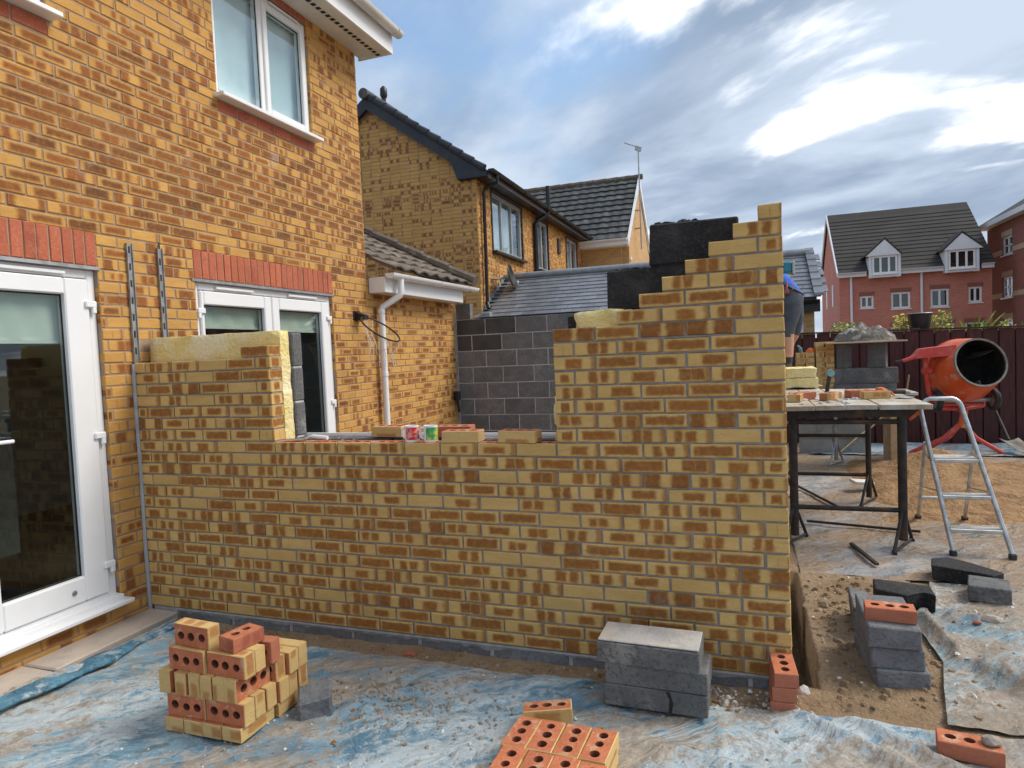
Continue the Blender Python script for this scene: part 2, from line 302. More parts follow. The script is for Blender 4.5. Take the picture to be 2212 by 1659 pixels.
# ------------------------------------------------------------------ mesh helpers
class MB:
    def __init__(s): s.v = []; s.f = []; s.mi = []; s.uv = []; s.A = []; s.B = []
    def add(s, vs, fs, mi=0, uvs=None, A=None, B=None, mis=None):
        n = len(s.v); s.v += [tuple(q) for q in vs]
        for i, f in enumerate(fs):
            s.f.append([n+k for k in f]); s.mi.append(mis[i] if mis else mi)
            s.uv.append(uvs[i] if uvs else [(0, -9)]*len(f))
        s.A += [A or (-5, 0, -5, 0)]*len(vs); s.B += [B or (.5, .3, 9, .5)]*len(vs)
    def box(s, x0, x1, y0, y1, z0, z1, mi=0):
        vs = [(x0, y0, z0), (x1, y0, z0), (x1, y1, z0), (x0, y1, z0), (x0, y0, z1), (x1, y0, z1), (x1, y1, z1), (x0, y1, z1)]
        s.add(vs, [(3, 2, 1, 0), (4, 5, 6, 7), (0, 1, 5, 4), (1, 2, 6, 5), (2, 3, 7, 6), (3, 0, 4, 7)], mi)
    def hexa(s, vs, mi=0):
        s.add(vs, [(3, 2, 1, 0), (4, 5, 6, 7), (0, 1, 5, 4), (1, 2, 6, 5), (2, 3, 7, 6), (3, 0, 4, 7)], mi)
    def prism(s, poly, d, mi=0):
        """poly: list of 3d points (planar), d: extrusion vector"""
        n = len(poly); d = Vector(d); a = [Vector(q) for q in poly]; b = [q+d for q in a]
        s.add(a+b, [tuple(range(n-1, -1, -1)), tuple(range(n, 2*n))]+[(i, (i+1) % n, n+(i+1) % n, n+i) for i in range(n)], mi)
    def bbox(s, cx, cy, cz, sx, sy, sz, bev=.005, mi=0, rot=None, jit=0, rng=rnd):
        bm = bmesh.new(); bmesh.ops.create_cube(bm, size=1)
        for v in bm.verts:
            v.co = Vector((v.co.x*sx+rng.uniform(-jit, jit), v.co.y*sy+rng.uniform(-jit, jit), v.co.z*sz+rng.uniform(-jit, jit)))
        bmesh.ops.bevel(bm, geom=list(bm.edges), offset=bev, segments=1, affect='EDGES')
        M4 = Matrix.Translation((cx, cy, cz)) @ (Euler(rot).to_matrix().to_4x4() if rot else Matrix())
        bm.verts.index_update()
        s.add([M4 @ v.co for v in bm.verts], [[v.index for v in f.verts] for f in bm.faces], mi); bm.free()
    def tube(s, pts, r, n=8, mi=0, caps=True, closed=False):
        pts = [Vector(q) for q in pts]; m = len(pts); rr = r if isinstance(r, (list, tuple)) else [r]*m
        vs = []; N = None
        for i, q in enumerate(pts):
            a = pts[(i-1) % m] if (i > 0 or closed) else q; b = pts[(i+1) % m] if (i < m-1 or closed) else q
            t = (b-a).normalized()
            if N is None:
                N = t.orthogonal().normalized()
            else:
                N = (N-t*N.dot(t)).normalized()
            Bn = t.cross(N)
            for k in range(n):
                an = 2*math.pi*k/n; vs.append(q+(N*math.cos(an)+Bn*math.sin(an))*rr[i])
        fs = []
        for i in range(m if closed else m-1):
            j = (i+1) % m
            for k in range(n): fs.append((i*n+k, i*n+(k+1) % n, j*n+(k+1) % n, j*n+k))
        if caps and not closed: fs += [tuple(range(n-1, -1, -1)), tuple((m-1)*n+k for k in range(n))]
        s.add(vs, fs, mi)
    def lathe(s, prof, n=24, M4=Matrix(), mi=0, mis=None):
        vs = []; fs = []; mm = []
        for (r, z) in prof:
            for k in range(n):
                a = 2*math.pi*k/n; vs.append(M4 @ Vector((r*math.cos(a), r*math.sin(a), z)))
        for i in range(len(prof)-1):
            for k in range(n):
                fs.append((i*n+k, i*n+(k+1) % n, (i+1)*n+(k+1) % n, (i+1)*n+k)); mm.append(mis[i] if mis else mi)
        s.add(vs, fs, 0, mis=mm)
    def mesh(s, name, mats, smooth=False):
        me = bpy.data.meshes.new(name); me.from_pydata(s.v, [], s.f)
        for m in ([mats] if isinstance(mats, str) else mats): me.materials.append(MATS[m])
        me.polygons.foreach_set('material_index', s.mi)
        if any(u[0][1] > -8 for u in s.uv):
            ul = me.uv_layers.new(name='UVMap'); ul.data.foreach_set('uv', [c for u in s.uv for q in u for c in q])
            a = me.attributes.new('A', 'FLOAT_COLOR', 'POINT'); a.data.foreach_set('color', [c for q in s.A for c in q])
            a = me.attributes.new('B', 'FLOAT_COLOR', 'POINT'); a.data.foreach_set('color', [c for q in s.B for c in q])
        if smooth:
            me.polygons.foreach_set('use_smooth', [True]*len(me.polygons))
            if smooth != 'all': me.set_sharp_from_angle(angle=R(38))
        me.update(); return me
    def build(s, name, mats, parent=None, smooth=False, world=True):
        me = s.mesh(name, mats, smooth); return put(name, me, parent, None, None, world)
def put(name, me, parent=None, loc=None, rot=None, world=True):
    o = bpy.data.objects.new(name, me); COL.objects.link(o)
    l = Vector(loc) if loc is not None else Vector((0, 0, 0))
    if parent is not None:
        o.parent = parent
        if world:
            p = parent; 
            while p is not None: l = l-p.location; p = p.parent
    o.location = l
    if rot is not None: o.rotation_euler = rot
    return o
def tag(o, label, cat, group=None, kind=None):
    o['label'] = label
    if cat: o['category'] = cat
    if group: o['group'] = group
    if kind: o['kind'] = kind
    return o
def thing(name, label, cat, loc=(0, 0, 0), rz=0, group=None):
    o = bpy.data.objects.new(name, None); COL.objects.link(o); o.empty_display_size = .1
    o.location = loc; o.rotation_euler = (0, 0, rz); return tag(o, label, cat, group)
def struct(o): o['kind'] = 'structure'; return o

# ------------------------------------------------------------------ bricks
def pattern(style, rng, u=0, z=0):
    """A = (centre1, half1, centre2, half2)  B = (vcentre, vhalf, end band from, tone)"""
    q = rng.random(); tone = rng.random()*.6; band = rng.choice([9, 9, .9, .93, .88])
    if style == 'new':
        if q < .16: return (-5, 0, -5, 0), (.5, .3, 9 if rng.random() < .7 else band, tone)
        if q < .50:
            c = rng.uniform(.27, .5); w = rng.uniform(.09, .15); return (c, w, c+rng.uniform(.24, .32), w*rng.uniform(.8, 1.15)), (rng.uniform(.45, .55), rng.uniform(.3, .52), band, tone)
        if q < .68: return (rng.uniform(.42, .58), rng.uniform(.2, .3), -5, 0), (rng.uniform(.42, .58), rng.uniform(.3, .42), band, tone)
        if q < .88: return (rng.uniform(.48, .52), rng.uniform(.4, .46), -5, 0), (.5, rng.uniform(.34, .42), 9, tone+.1)
        if q < .95:
            w = rng.uniform(.14, .23); return (w, w, 1-w*.9, w*.9), (.5, .6, 9, tone+.35)
        return (.5, rng.uniform(.3, .45), -5, 0), (rng.choice([.15, .85]), .18, 9, tone)
    dk = 0
    if style == 'house': dk = max(0, 1-abs(z-3.05)/.75)*.62+(.25 if 1.2 < z < 1.5 else 0)+.08*math.sin(z*13)
    if style == 'garage': dk = .2*(math.sin(z*9)+.3)
    if style == 'far':
        dk = .8*max(0, 1-abs(z-4.75)/.22)+.8*max(0, 1-abs(z-3.45)/.5)+.35*max(0, 1-abs(z-6.0)/.3)-.38
    q = rng.random()-dk
    if q < 0: return (.5, rng.uniform(.36, .47), -5, 0), (.5, rng.uniform(.34, .47), 9, rng.uniform(.25, 1))
    if q < .12+.1*(style != 'far'):
        return (.5, rng.uniform(.3, .42), -5, 0), (.5, rng.uniform(.25, .4), 9, tone)
    if q < .4:
        c = rng.uniform(.28, .5); w = rng.uniform(.07, .16); return (c, w, c+rng.uniform(.25, .35), w), (.5, rng.uniform(.3, .6), band, tone*.5)
    if q < .55:
        w = rng.uniform(.1, .2); return (w, w, 1-w*.9, w*.9), (.5, .6, 9, tone*.7)
    return (-5, 0, -5, 0), (.5, .3, band if rng.random() < .3 else 9, tone*.4)
def brick_geo(mb, L, H, D, style, rng, org=(0, 0, 0), ax='x', u=0, z=0, c=.004, mi=0, jit=.0014, ends=True):
    A, B = pattern(style, rng, u, z)
    if rng.random() < .5 and A[0] > -4:
        A = (1-A[0], A[1], 1-A[2] if A[2] > -4 else -5, A[3])
    if L < .16:   # closer or half bat
        if A[2] > -4: A = (.5, .25 if rng.random() < .5 else 0, -5, 0)
    j = lambda: rng.uniform(-jit, jit)
    o = [(0+j(), c, 0+j()), (L+j(), c, 0+j()), (L+j(), c, H+j()), (0+j(), c, H+j())]
    f = rng.uniform(-.003, .0015)
    i = [(c, f, c), (L-c, f, c), (L-c, f, H-c), (c, f, H-c)]
    b = [(q[0], D, q[2]) for q in o]
    vs = i+o+b
    if ax == 'y': vs = [(-q[1], q[0], q[2]) for q in vs]
    vs = [(q[0]+org[0], q[1]+org[1], q[2]+org[2]) for q in vs]
    fs = [(0, 1, 2, 3), (4, 5, 1, 0), (5, 6, 2, 1), (6, 7, 3, 2), (7, 4, 0, 3), (4, 8, 9, 5), (5, 9, 10, 6), (6, 10, 11, 7), (7, 11, 8, 4)]
    q2 = lambda a: (a[0]/L, a[2]/H)
    raw = i+o+b; uvs = []
    for k, fc in enumerate(fs):
        if k in (6, 8): uvs.append([(.1+raw[t][1]/max(D, .01)*.8, raw[t][2]/H) for t in fc])
        elif k in (5, 7): uvs.append([(-3, .5)]*4)
        else: uvs.append([q2(raw[t]) for t in fc])
    mb.add(vs, fs, mi, uvs, A, B)
def course_bricks(u0, u1, k, z0, openings, bond=.225, joint=.01, H=.065, pitch=.075, phase=0):
    """bricks of course k between u0 and u1 minus openings (ua,ub,za,zb)"""
    za = z0+k*pitch; zb = za+H; out = []
    segs = [(u0, u1)]
    for (a, b, c, d) in openings:
        if za+.02 < d and zb-.02 > c:
            ns = []
            for s in segs:
                if b <= s[0] or a >= s[1]: ns.append(s)
                else:
                    if a > s[0]+.02: ns.append((s[0], a))
                    if b < s[1]-.02: ns.append((b, s[1]))
            segs = ns
    st = u0-bond*2+((k+phase) % 2)*bond/2
    n = int((u1-st)/bond)+2
    for s in segs:
        for i in range(n):
            a = max(s[0], st+i*bond); b = min(s[1], st+i*bond+bond-joint)
            if b-a > .03: out.append((a, b, za, zb))
    return out
def lay(parent, bricks, ax, plane, style, mat, nmax, D=.05, name='brick', H=.065, seedv=1, jit=.0014):
    """bricks (u0,u1,z0,z1): the nmax that show largest as parts, the rest one joined part"""
    rng = random.Random(seedv); sc = []
    for b in bricks:
        um = (b[0]+b[1])/2; zm = (b[2]+b[3])/2
        p = (um, plane, zm) if ax == 'x' else (plane, um, zm)
        q = project(p); s = 0
        if q and -20 < q[0] < 2232 and -20 < q[1] < 1679: s = (b[1]-b[0])/q[2]
        sc.append((-s, b))
    sc.sort(key=lambda t: t[0])
    var = {}; first = [b for s, b in sc[:nmax] if s < 0]; rest = [b for s, b in sc if b not in set(first)] if len(sc) > nmax else []
    rz = 0 if ax == 'x' else R(90)
    for b in first:
        L = b[1]-b[0]; key = None; zm = b[2]
        me = None
        zk = round(zm/.3)
        key = (round(L, 3), rng.randrange(40), zk if style in ('house', 'far') else 0)
        me = var.get(key)
        if me is None:
            mb = MB(); brick_geo(mb, L, b[3]-b[2], D, style, rng, z=zm, u=b[0], jit=jit); me = mb.mesh(name, mat); var[key] = me
        w_ = lambda: rng.uniform(-.0016, .0016)
        loc = (b[0]+w_(), plane+w_()*.8, b[2]+w_()) if ax == 'x' else (plane+w_()*.8, b[0]+w_(), b[2]+w_())
        put(name, me, parent, loc, (0, 0, rz))
    if rest:
        mb = MB()
        for b in rest:
            org = (b[0], plane, b[2]) if ax == 'x' else (plane, b[0], b[2])
            brick_geo(mb, b[1]-b[0], b[3]-b[2], D, style, rng, org, ax, b[0], b[2], jit=jit)
        o = mb.build(name, mat, parent); o['kind'] = 'stuff'
    return first, rest

# perforated loose brick, centred on its middle; slot 0 bed, slot 1 face
def perf_mesh(style='new', face='buff_loose', L=.215, W=.1025, H=.065, rng=rnd, r=.0205, nh=3, chip=0):
    mb = MB(); A, B = pattern(style, rng)
    x, y, z = L/2, W/2, H/2; c = .003
    hs = [(-.062+.062*i if nh == 3 else -.03+.06*i) for i in range(nh)]
    n = 12; cj = lambda: rng.uniform(-.003, .003)
    circ = []
    for hx in hs:
        ox, oy, sr = cj(), cj(), rng.uniform(.9, 1.08)
        circ.append([(hx+ox+r*sr*(1+cj()*12)*math.cos(2*math.pi*k/n), oy+r*.92*sr*(1+cj()*12)*math.sin(2*math.pi*k/n)) for k in range(n)])
    j = lambda: rng.uniform(-.002-chip, .002)
    outer = [(-x+c, -y+c), (x-c, -y+c), (x-c, y-c), (-x+c, y-c)]
    for sgn in (1, -1):
        loops = [[Vector((*q, 0)) for q in outer]]+[[Vector((*q, 0)) for q in reversed(cc)] for cc in circ]
        tri = tessellate_polygon(loops); flat = [q for l in loops for q in l]
        vs = [(q.x, q.y, sgn*z) for q in flat]; fs = []
        for t in tri:
            a, b, d = (flat[i] for i in t); cr = (b-a).cross(d-a).z
            fs.append(t if cr*sgn > 0 else (t[0], t[2], t[1]))
        mb.add(vs, fs, 0)
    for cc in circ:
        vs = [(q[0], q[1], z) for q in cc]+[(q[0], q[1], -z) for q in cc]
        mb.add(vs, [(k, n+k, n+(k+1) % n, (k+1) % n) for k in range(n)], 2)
    o8 = [(-x, -y), (x, -y), (x, y), (-x, y)]
    top = [(q[0], q[1], z) for q in outer]; t2 = [(q[0]+j()*.5, q[1]+j()*.5, z-c) for q in o8]; b2 = [(q[0]+j()*.5, q[1]+j()*.5, -z+c) for q in o8]; bot = [(q[0], q[1], -z) for q in outer]
    vs = top+t2+b2+bot; fs = []; uvs = []
    for k in range(4):
        k2 = (k+1) % 4
        for a, b in ((0, 4), (4, 8), (8, 12)):
            fs.append((a+k, b+k, b+k2, a+k2))
            va = 1 if a < 8 else 0; vb = 1 if b == 4 else 0
            if k % 2 == 0: uvs.append([(0, va), (0, vb), (1, vb), (1, va)])
            else: uvs.append([(.03, va), (.03, vb), (.5, vb), (.5, va)])
    mb.add(vs, fs, 1, uvs, A, B)
    return mb.mesh('brick', ['terracotta', face, 'hole_shade'])
rb = random.Random(21)
PERF = [perf_mesh(rng=rb) for _ in range(16)]
PERF_RED = [perf_mesh('house', 'red_face', rng=rb) for _ in range(4)]
def pbrick(loc, rot, label, group=None, red=False, name='brick', mesh=None):
    o = put(name, mesh or rb.choice(PERF_RED if red else PERF), None, loc, rot)
    return tag(o, label, 'brick', group)
FLAT = lambda rz: (0, 0, rz)
EDGE = lambda rz: Euler((R(90), 0, rz))       # bed face towards -y when rz = 0
def block_mesh(mat, L=.44, W=.215, H=.1, bev=.006, jit=.003, rng=rnd):
    mb = MB(); mb.bbox(0, 0, 0, L, W, H, bev, 0, None, jit, rng); return mb.mesh('block', mat)

# ================================================================== SETTING
from mathutils import noise as mn
G = -.06
def hn(x, y, s, o=0): return mn.noise(Vector((x*s, y*s, o)))
def lines(spec):
    out = []
    for a, b, st in spec:
        n = max(1, int(round((b-a)/st)))
        out += [a+(b-a)*i/n for i in range(n)]
    out.append(spec[-1][1]); return out
def ground_h(x, y):
    h = G-.012+.012*hn(x, y, 1.7)+.010*hn(x, y, 6, 3)+.006*hn(x, y, 17, 5)
    if -.3 < y < .02 and .2 < x < 4.1: h += -.004+.012*hn(x, y, 9, 8)
    if 4.0 < x < 4.85 and -.1 < y < 1.75: h += .022+.02*hn(x, y, 3, 1)
    e = .018*hn(0, y, 4, 2)
    if 4.062 < x < 4.165+e and .03 < y < 1.78: h -= .42
    if x < -.0 or y > 12 or x > 14 or y < -6: h = G-.1
    return h
def make_ground():
    xs = lines([(-600, -40, 80), (-40, -3, 6), (-3, 0, .5), (0, 3.95, .07), (3.95, 4.25, .018), (4.25, 5.2, .035), (5.2, 8, .1), (8, 14, .5), (14, 60, 6), (60, 600, 80)])
    ys = lines([(-400, -20, 50), (-20, -4, 1), (-4, -.4, .08), (-.4, 2, .03), (2, 9, .1), (9, 14, .5), (14, 60, 5), (60, 900, 100)])
    nx = len(xs); mb = MB()
    vs = [(x, y, ground_h(x, y)) for y in ys for x in xs]
    fs = [(j*nx+i, j*nx+i+1, (j+1)*nx+i+1, (j+1)*nx+i) for j in range(len(ys)-1) for i in range(nx-1)]
    mb.add(vs, fs); return struct(mb.build('ground', 'soil', None, 'all'))
make_ground()

def interp(tab, x):
    if x <= tab[0][0]: return tab[0][1]
    for (a, b), (c, d) in zip(tab, tab[1:]):
        if x <= c: return b+(d-b)*(x-a)/(c-a)
    return tab[-1][1]
def ridge(x, y, ax, ay, bx, by, w, h):
    dx, dy = bx-ax, by-ay; L2 = dx*dx+dy*dy; t = max(0, min(1, ((x-ax)*dx+(y-ay)*dy)/L2))
    d = math.hypot(x-ax-t*dx, y-ay-t*dy)
    return h*(.55*math.exp(-d/(w*.6))+.45*math.exp(-(d/w)**2))*min(1, 6*min(t, 1-t)+.25)
FOLDS = [(.42, -.15, .40, -.7, .05, .05), (.40, -.7, .22, -1.6, .06, .075), (1.9, -.25, 2.6, -1.6, .03, .012), (2.4, -.2, 1.2, -1.9, .03, .012),
         (3.72, -.22, 3.8, -2.2, .02, .014), (4.0, -.2, 4.6, -.7, .05, .05), (4.25, -.19, 4.75, -.62, .04, .035), (3.4, -.6, 4.9, -1.0, .05, .03), (1.0, -.3, .6, -2, .03, .014), (2.9, -.2, 3.3, -1.2, .025, .012)]
def tarp1():
    back = [(.30, -.05), (.414, -.119), (1.084, -.197), (1.647, -.185), (2.402, -.172), (2.92, -.155), (3.3, -.17), (3.675, -.226), (4.05, -.196), (4.27, -.185), (4.56, -.19), (5.6, -.2)]
    NX, NY = 300, 190; mb = MB(); vs = []
    for j in range(NY+1):
        t = j/NY
        for i in range(NX+1):
            x = .285+(5.5-.285)*i/NX
            yb = interp(back, x)+.015*hn(x, 0, 5)
            y = yb+(-4.2-yb)*(t**1.35)
            z = ground_h(x, min(y, -.32))+.014+.006*hn(x, y, 3.3, 2)+.012*max(0, hn(x*1.6+y, y*.7, 3, 4))**1.0+.004*hn(x, y, 14)+.022*max(0, .5-abs(hn(x*.8+y*1.1, y*.5-x*.3, 1.9, 6))*6)*(.5+hn(x, y, 1.1, 9))
            for f in FOLDS: z += ridge(x, y, *f)
            if t < .03: z -= .004
            if x < .36: z = max(z, -.048)
            vs.append((x, y, z))
    n = NX+1
    mb.add(vs, [(j*n+i+1, j*n+i, (j+1)*n+i, (j+1)*n+i+1) for j in range(NY) for i in range(NX)])
    o = mb.build('tarpaulin', 'tarp_blue', None, 'all')
    fb = MB(); vs = []; n = 60; K = 9      # edge of the sheet rolled up along the doorstep
    for i in range(n+1):
        t = i/n; cx_ = .385+.05*math.sin(t*3.1)-.22*t*t; cy_ = -.10-1.75*t; r_ = (.016+.026*min(1, t*2.2))*(1+.35*hn(t*11, 0, 1, 3))
        for k in range(K+1):
            a_ = R(-70)+R(265)*k/K; vs.append((cx_+r_*2.0*math.cos(a_)+.035*hn(t*7, k*.35, 1), cy_, -.038+r_*.4+r_*.5*math.sin(a_)+.02*hn(t*13, k*.55, 1)))
    fb.add(vs, [(i*(K+1)+k, i*(K+1)+k+1, (i+1)*(K+1)+k+1, (i+1)*(K+1)+k) for i in range(n) for k in range(K)])
    fb.build('rolled_edge', 'tarp_roll', o, 'all')
    tag(o, 'blue polythene sheet spread on the ground in front of the new wall, dusty and torn', 'tarpaulin')
tarp1()
def sheet(name, mat, xs, ys, hf, label):
    mb = MB(); n = len(xs(0)); vs = []
    for y in ys:
        for x in xs(y): vs.append((x, y, hf(x, y)))
    mb.add(vs, [(j*n+i, j*n+i+1, (j+1)*n+i+1, (j+1)*n+i) for j in range(len(ys)-1) for i in range(n-1)])
    return tag(mb.build(name, mat, None, 'all'), label, 'tarpaulin')
edge2 = [(-.14, 4.64), (.12, 4.69), (.42, 4.76), (.62, 4.75), (.96, 4.73), (1.25, 4.9), (1.75, 5.0)]
def h2(x, y):
    z = ground_h(x, y)+.022+.008*hn(x, y, 4, 1)+.006*hn(x, y, 13)+.015*max(0, hn(x+y*.6, y*.8, 3.4, 7))
    z += ridge(x, y, 4.78, 1.0, 4.86, .45, .05, .07)+ridge(x, y, 4.86, .45, 5.4, -.13, .06, .09)+ridge(x, y, 4.9, 1.2, 5.6, .7, .04, .03)+ridge(x, y, 5.0, .55, 5.9, .3, .05, .03)
    return z
sheet('tarpaulin', 'tarp_pale', lambda y: [interp(edge2, y)+(8.5-interp(edge2, y))*(i/90)**1.6 for i in range(91)], [-.15+1.85*j/70 for j in range(71)], h2,
      'pale crumpled polythene sheet with a raised fold beside the short stack of dark blocks')
def h3(x, y):
    return G+.002+.010*hn(x, y, 2.2, 5)+.006*hn(x, y, 7, 2)+.012*max(0, hn(x+y*.3, y, 2.6, 9))+.018*(y < 1.9)*max(0, hn(x, y, 8))
sheet('tarpaulin', 'tarp_dirty', lambda y: [4.2+(9.5-4.2)*i/110 for i in range(111)], [1.72+.05*math.sin(0)+6.4*j/120 for j in range(121)], h3,
      'dirty pale groundsheet under the trestles and the step ladder')
# folded blue sheet along the fence foot
def h4(x, y): return G+.02+.03*max(0, hn(x*1.5, y*3, 2, 4))+.01*hn(x, y, 9)
sheet('tarpaulin', 'tarp_blue', lambda y: [4.7+(9.3-4.7)*i/70 for i in range(71)], [7.0+1.1*j/24 for j in range(25)], h4, 'bunched blue sheet along the foot of the dark red fence')

# ================================================================== HOUSE
HZ0 = -.15     # course datum of the house
house = thing('brick_house', 'two-storey golden brick house with white patio doors and upper windows', 'house', (0, 0, HZ0))
door1 = (-1.86, -.205, .1, 2.25); door2 = (.585, 2.325, .1, 2.25); winU = (.93, 2.155, 3.6, 4.95); winL = (-1.75, -.42, 3.6, 4.95)
lint1 = (-1.86, -.205, 2.25, 2.475); lint2 = (.575, 2.335, 2.25, 2.475)
HY0, HY1 = -3.2, 2.98
def house_wall():
    br = []
    for k in range(67):
        br += course_bricks(HY0, HY1, k, HZ0, [door1, door2, winU, winL, lint1, lint2])
    # missing brick (pocket) beside the steel strip
    br = [b for b in br if not (abs((b[0]+b[1])/2-.17) < .06 and abs(b[2]-1.725) < .03)]
    lay(house, br, 'y', 0, 'house', 'buff_house', 300, seedv=5)
    mb = MB()
    ys = [HY0, door1[0], door1[1], door2[0], door2[1], HY1]
    for a, b in ((HY0, -1.86), (-.205, .585), (2.325, HY1)): mb.box(-.12, -.0045, a, b, HZ0-.3, 2.25)
    for a, b in ((-1.86, -.205), (.585, 2.325)): mb.box(-.12, -.0045, a, b, HZ0-.3, .1)
    mb.box(-.12, -.0045, HY0, HY1, 2.25, 3.6)
    for a, b in ((HY0, -1.75), (-.42, .93), (2.155, HY1)): mb.box(-.12, -.0045, a, b, 3.6, 4.95)
    mb.box(-6, -.12, HY1-.1, HY1-.004, HZ0-.3, 4.95)
    mb.build('mortar', 'mortar_house', house)
house_wall()
def soldier(parent, u0, u1, z0, z1, ax, plane, mat='soldier_red', pitch=.075):
    rng = random.Random(int(u0*100)+int(z0*10)); n = int(round((u1-u0)/pitch))
    for i in range(n):
        mb = MB(); a = (u1-u0)/n
        brick_geo(mb, a-.009, z1-z0, .06, 'new', rng, mi=0, jit=.002)
        me = mb.mesh('soldier_brick', mat)
        put('soldier_brick', me, parent, (plane, u0+i*a+.004, z0) if ax == 'y' else (u0+i*a+.004, plane, z0), (0, 0, R(90) if ax == 'y' else 0))
soldier(house, -1.86, -.205, 2.262, 2.473, 'y', .002); soldier(house, .577, 2.333, 2.262, 2.473, 'y', .002)
for a, b in ((-1.9, -.19), (.55, 2.36)):
    mb = MB(); mb.box(-.1, .006, a, b, 2.238, 2.258); mb.build('steel_lintel', 'galv', house)
for a, b, c, d in ((-1.86, -.205, 2.258, 2.475), (.577, 2.335, 2.258, 2.475), (.93, 2.155, 4.8, 4.95), (-1.75, -.42, 4.8, 4.95), (.93, 2.155, 3.58, 3.7), (-1.75, -.42, 3.58, 3.7)):
    mb = MB(); mb.box(-.1, -.004, a, b, c, d); mb.build('mortar', 'mortar_house', house)
soldier(house, .93, 2.155, 4.805, 4.86, 'y', .001); soldier(house, -1.75, -.42, 4.805, 4.86, 'y', .001)
def redcourse(a, b):
    rng = random.Random(3); n = int((b-a)/.225)
    for i in range(n+1):
        l = min(.215, b-a-i*.225)
        if l < .04: continue
        mb = MB(); brick_geo(mb, l, .085, .05, 'new', rng)
        put('sill_brick', mb.mesh('sill_brick', 'soldier_red'), house, (.001, a+i*.225, 3.605), (0, 0, R(90)))
redcourse(.93, 2.155); redcourse(-1.75, -.42)

def frame_rect(mb, x0, x1, ya, yb, za, zb, w, wb=None, mi=0, c=.006):
    """rectangular frame in the y-z plane, front towards +x"""
    wb = wb or w
    for (a, b, cc, d) in ((ya, ya+w, za, zb), (yb-w, yb, za, zb), (ya+w, yb-w, zb-w, zb), (ya+w, yb-w, za, za+wb)):
        mb.bbox((x0+x1)/2, (a+b)/2, (cc+d)/2, x1-x0, b-a, d-cc, c, mi)
def glass_pane(parent, x, ya, yb, za, zb, mat='glass'):
    mb = MB(); mb.box(x-.004, x, ya-.006, yb+.006, za-.006, zb+.006); return mb.build('glass_pane', mat, parent)
def gasket(parent, x, ya, yb, za, zb):
    mb = MB(); t = .009
    for a, b, c, d in ((ya, ya+t, za, zb), (yb-t, yb, za, zb), (ya+t, yb-t, za, za+t), (ya+t, yb-t, zb-t, zb)): mb.box(x, x+.004, a, b, c, d)
    mb.build('gasket', 'gasket', parent)
def patio(op, glassL, glassR, mid, gz0, gz1, name):
    ya, yb, za, zb = op
    root = MB(); frame_rect(root, -.10, -.035, ya, yb, za+.02, zb-.012, .055); fr = root.build('patio_door', 'upvc', house)
    for (a, b, side) in ((ya+.058, mid-.004, 0), (mid+.004, yb-.058, 1)):
        ga, gb = (glassL, glassR)[side]
        lf = MB(); xf0, xf1 = -.095, -.018
        zc0, zc1 = za+.08, zb-.075
        for (p, q, r_, s_) in ((a, ga, zc0, zc1), (gb, b, zc0, zc1), (ga, gb, gz1, zc1), (ga, gb, zc0, gz0)):
            lf.bbox((xf0+xf1)/2, (p+q)/2, (r_+s_)/2, xf1-xf0, q-p, s_-r_, .008)
        lo = lf.build('door_leaf', 'upvc', fr)
        mbg = MB(); mbg.box(-.06, -.056, ga-.006, gb+.006, gz0-.006, gz1+.006); mbg.build('glass_pane', 'glass', fr)
        gasket(fr, -.056, ga, gb, gz0, gz1)
        hy = (yb-.055) if side else (ya+.055)
        for hz in (.36, 1.19, 2.02):
            h = MB(); h.bbox(-.012, hy, hz, .022, .075, .042, .006); h.bbox(-.012, hy+(.02 if side else -.02), hz-.035, .02, .03, .045, .005); h.build('hinge', 'upvc', fr)
    vz = zb-.045
    for c in (mid-(mid-ya)*.5, mid+(yb-mid)*.5):
        t = MB(); t.bbox(-.022, c, vz, .02, .42, .022, .004); t.build('trickle_vent', 'upvc', fr)
    s = MB(); s.bbox(.0, (ya+yb)/2, za+.008, .17, yb-ya+.06, .026, .005); s.bbox(-.02, (ya+yb)/2, za+.035, .1, yb-ya, .035, .004); s.build('door_sill', 'upvc', fr)
    return fr
d1 = patio(door1, (-1.72, -1.14), (-.905, -.42), -1.03, .335, 2.075, 'a')
hd = MB(); hd.bbox(-.005, -.955, 1.2, .025, .035, .22, .006); hd.tube([(.0, -.955, 1.235), (.05, -.955, 1.235), (.055, -.93, 1.235), (.055, -.83, 1.233)], .011, 8); hd.build('door_handle', 'upvc', d1, True)
lk = MB(); lk.lathe([(0, .006), (.014, .006), (.016, 0)], 14, Matrix.Translation((-.016, -.50, .255)) @ Matrix.Rotation(R(90), 4, 'Y')); lk.build('door_badge', 'galv', d1, True)
d2 = patio(door2, (.68, 1.352), (1.545, 2.16), 1.447, .335, 2.07, 'b')
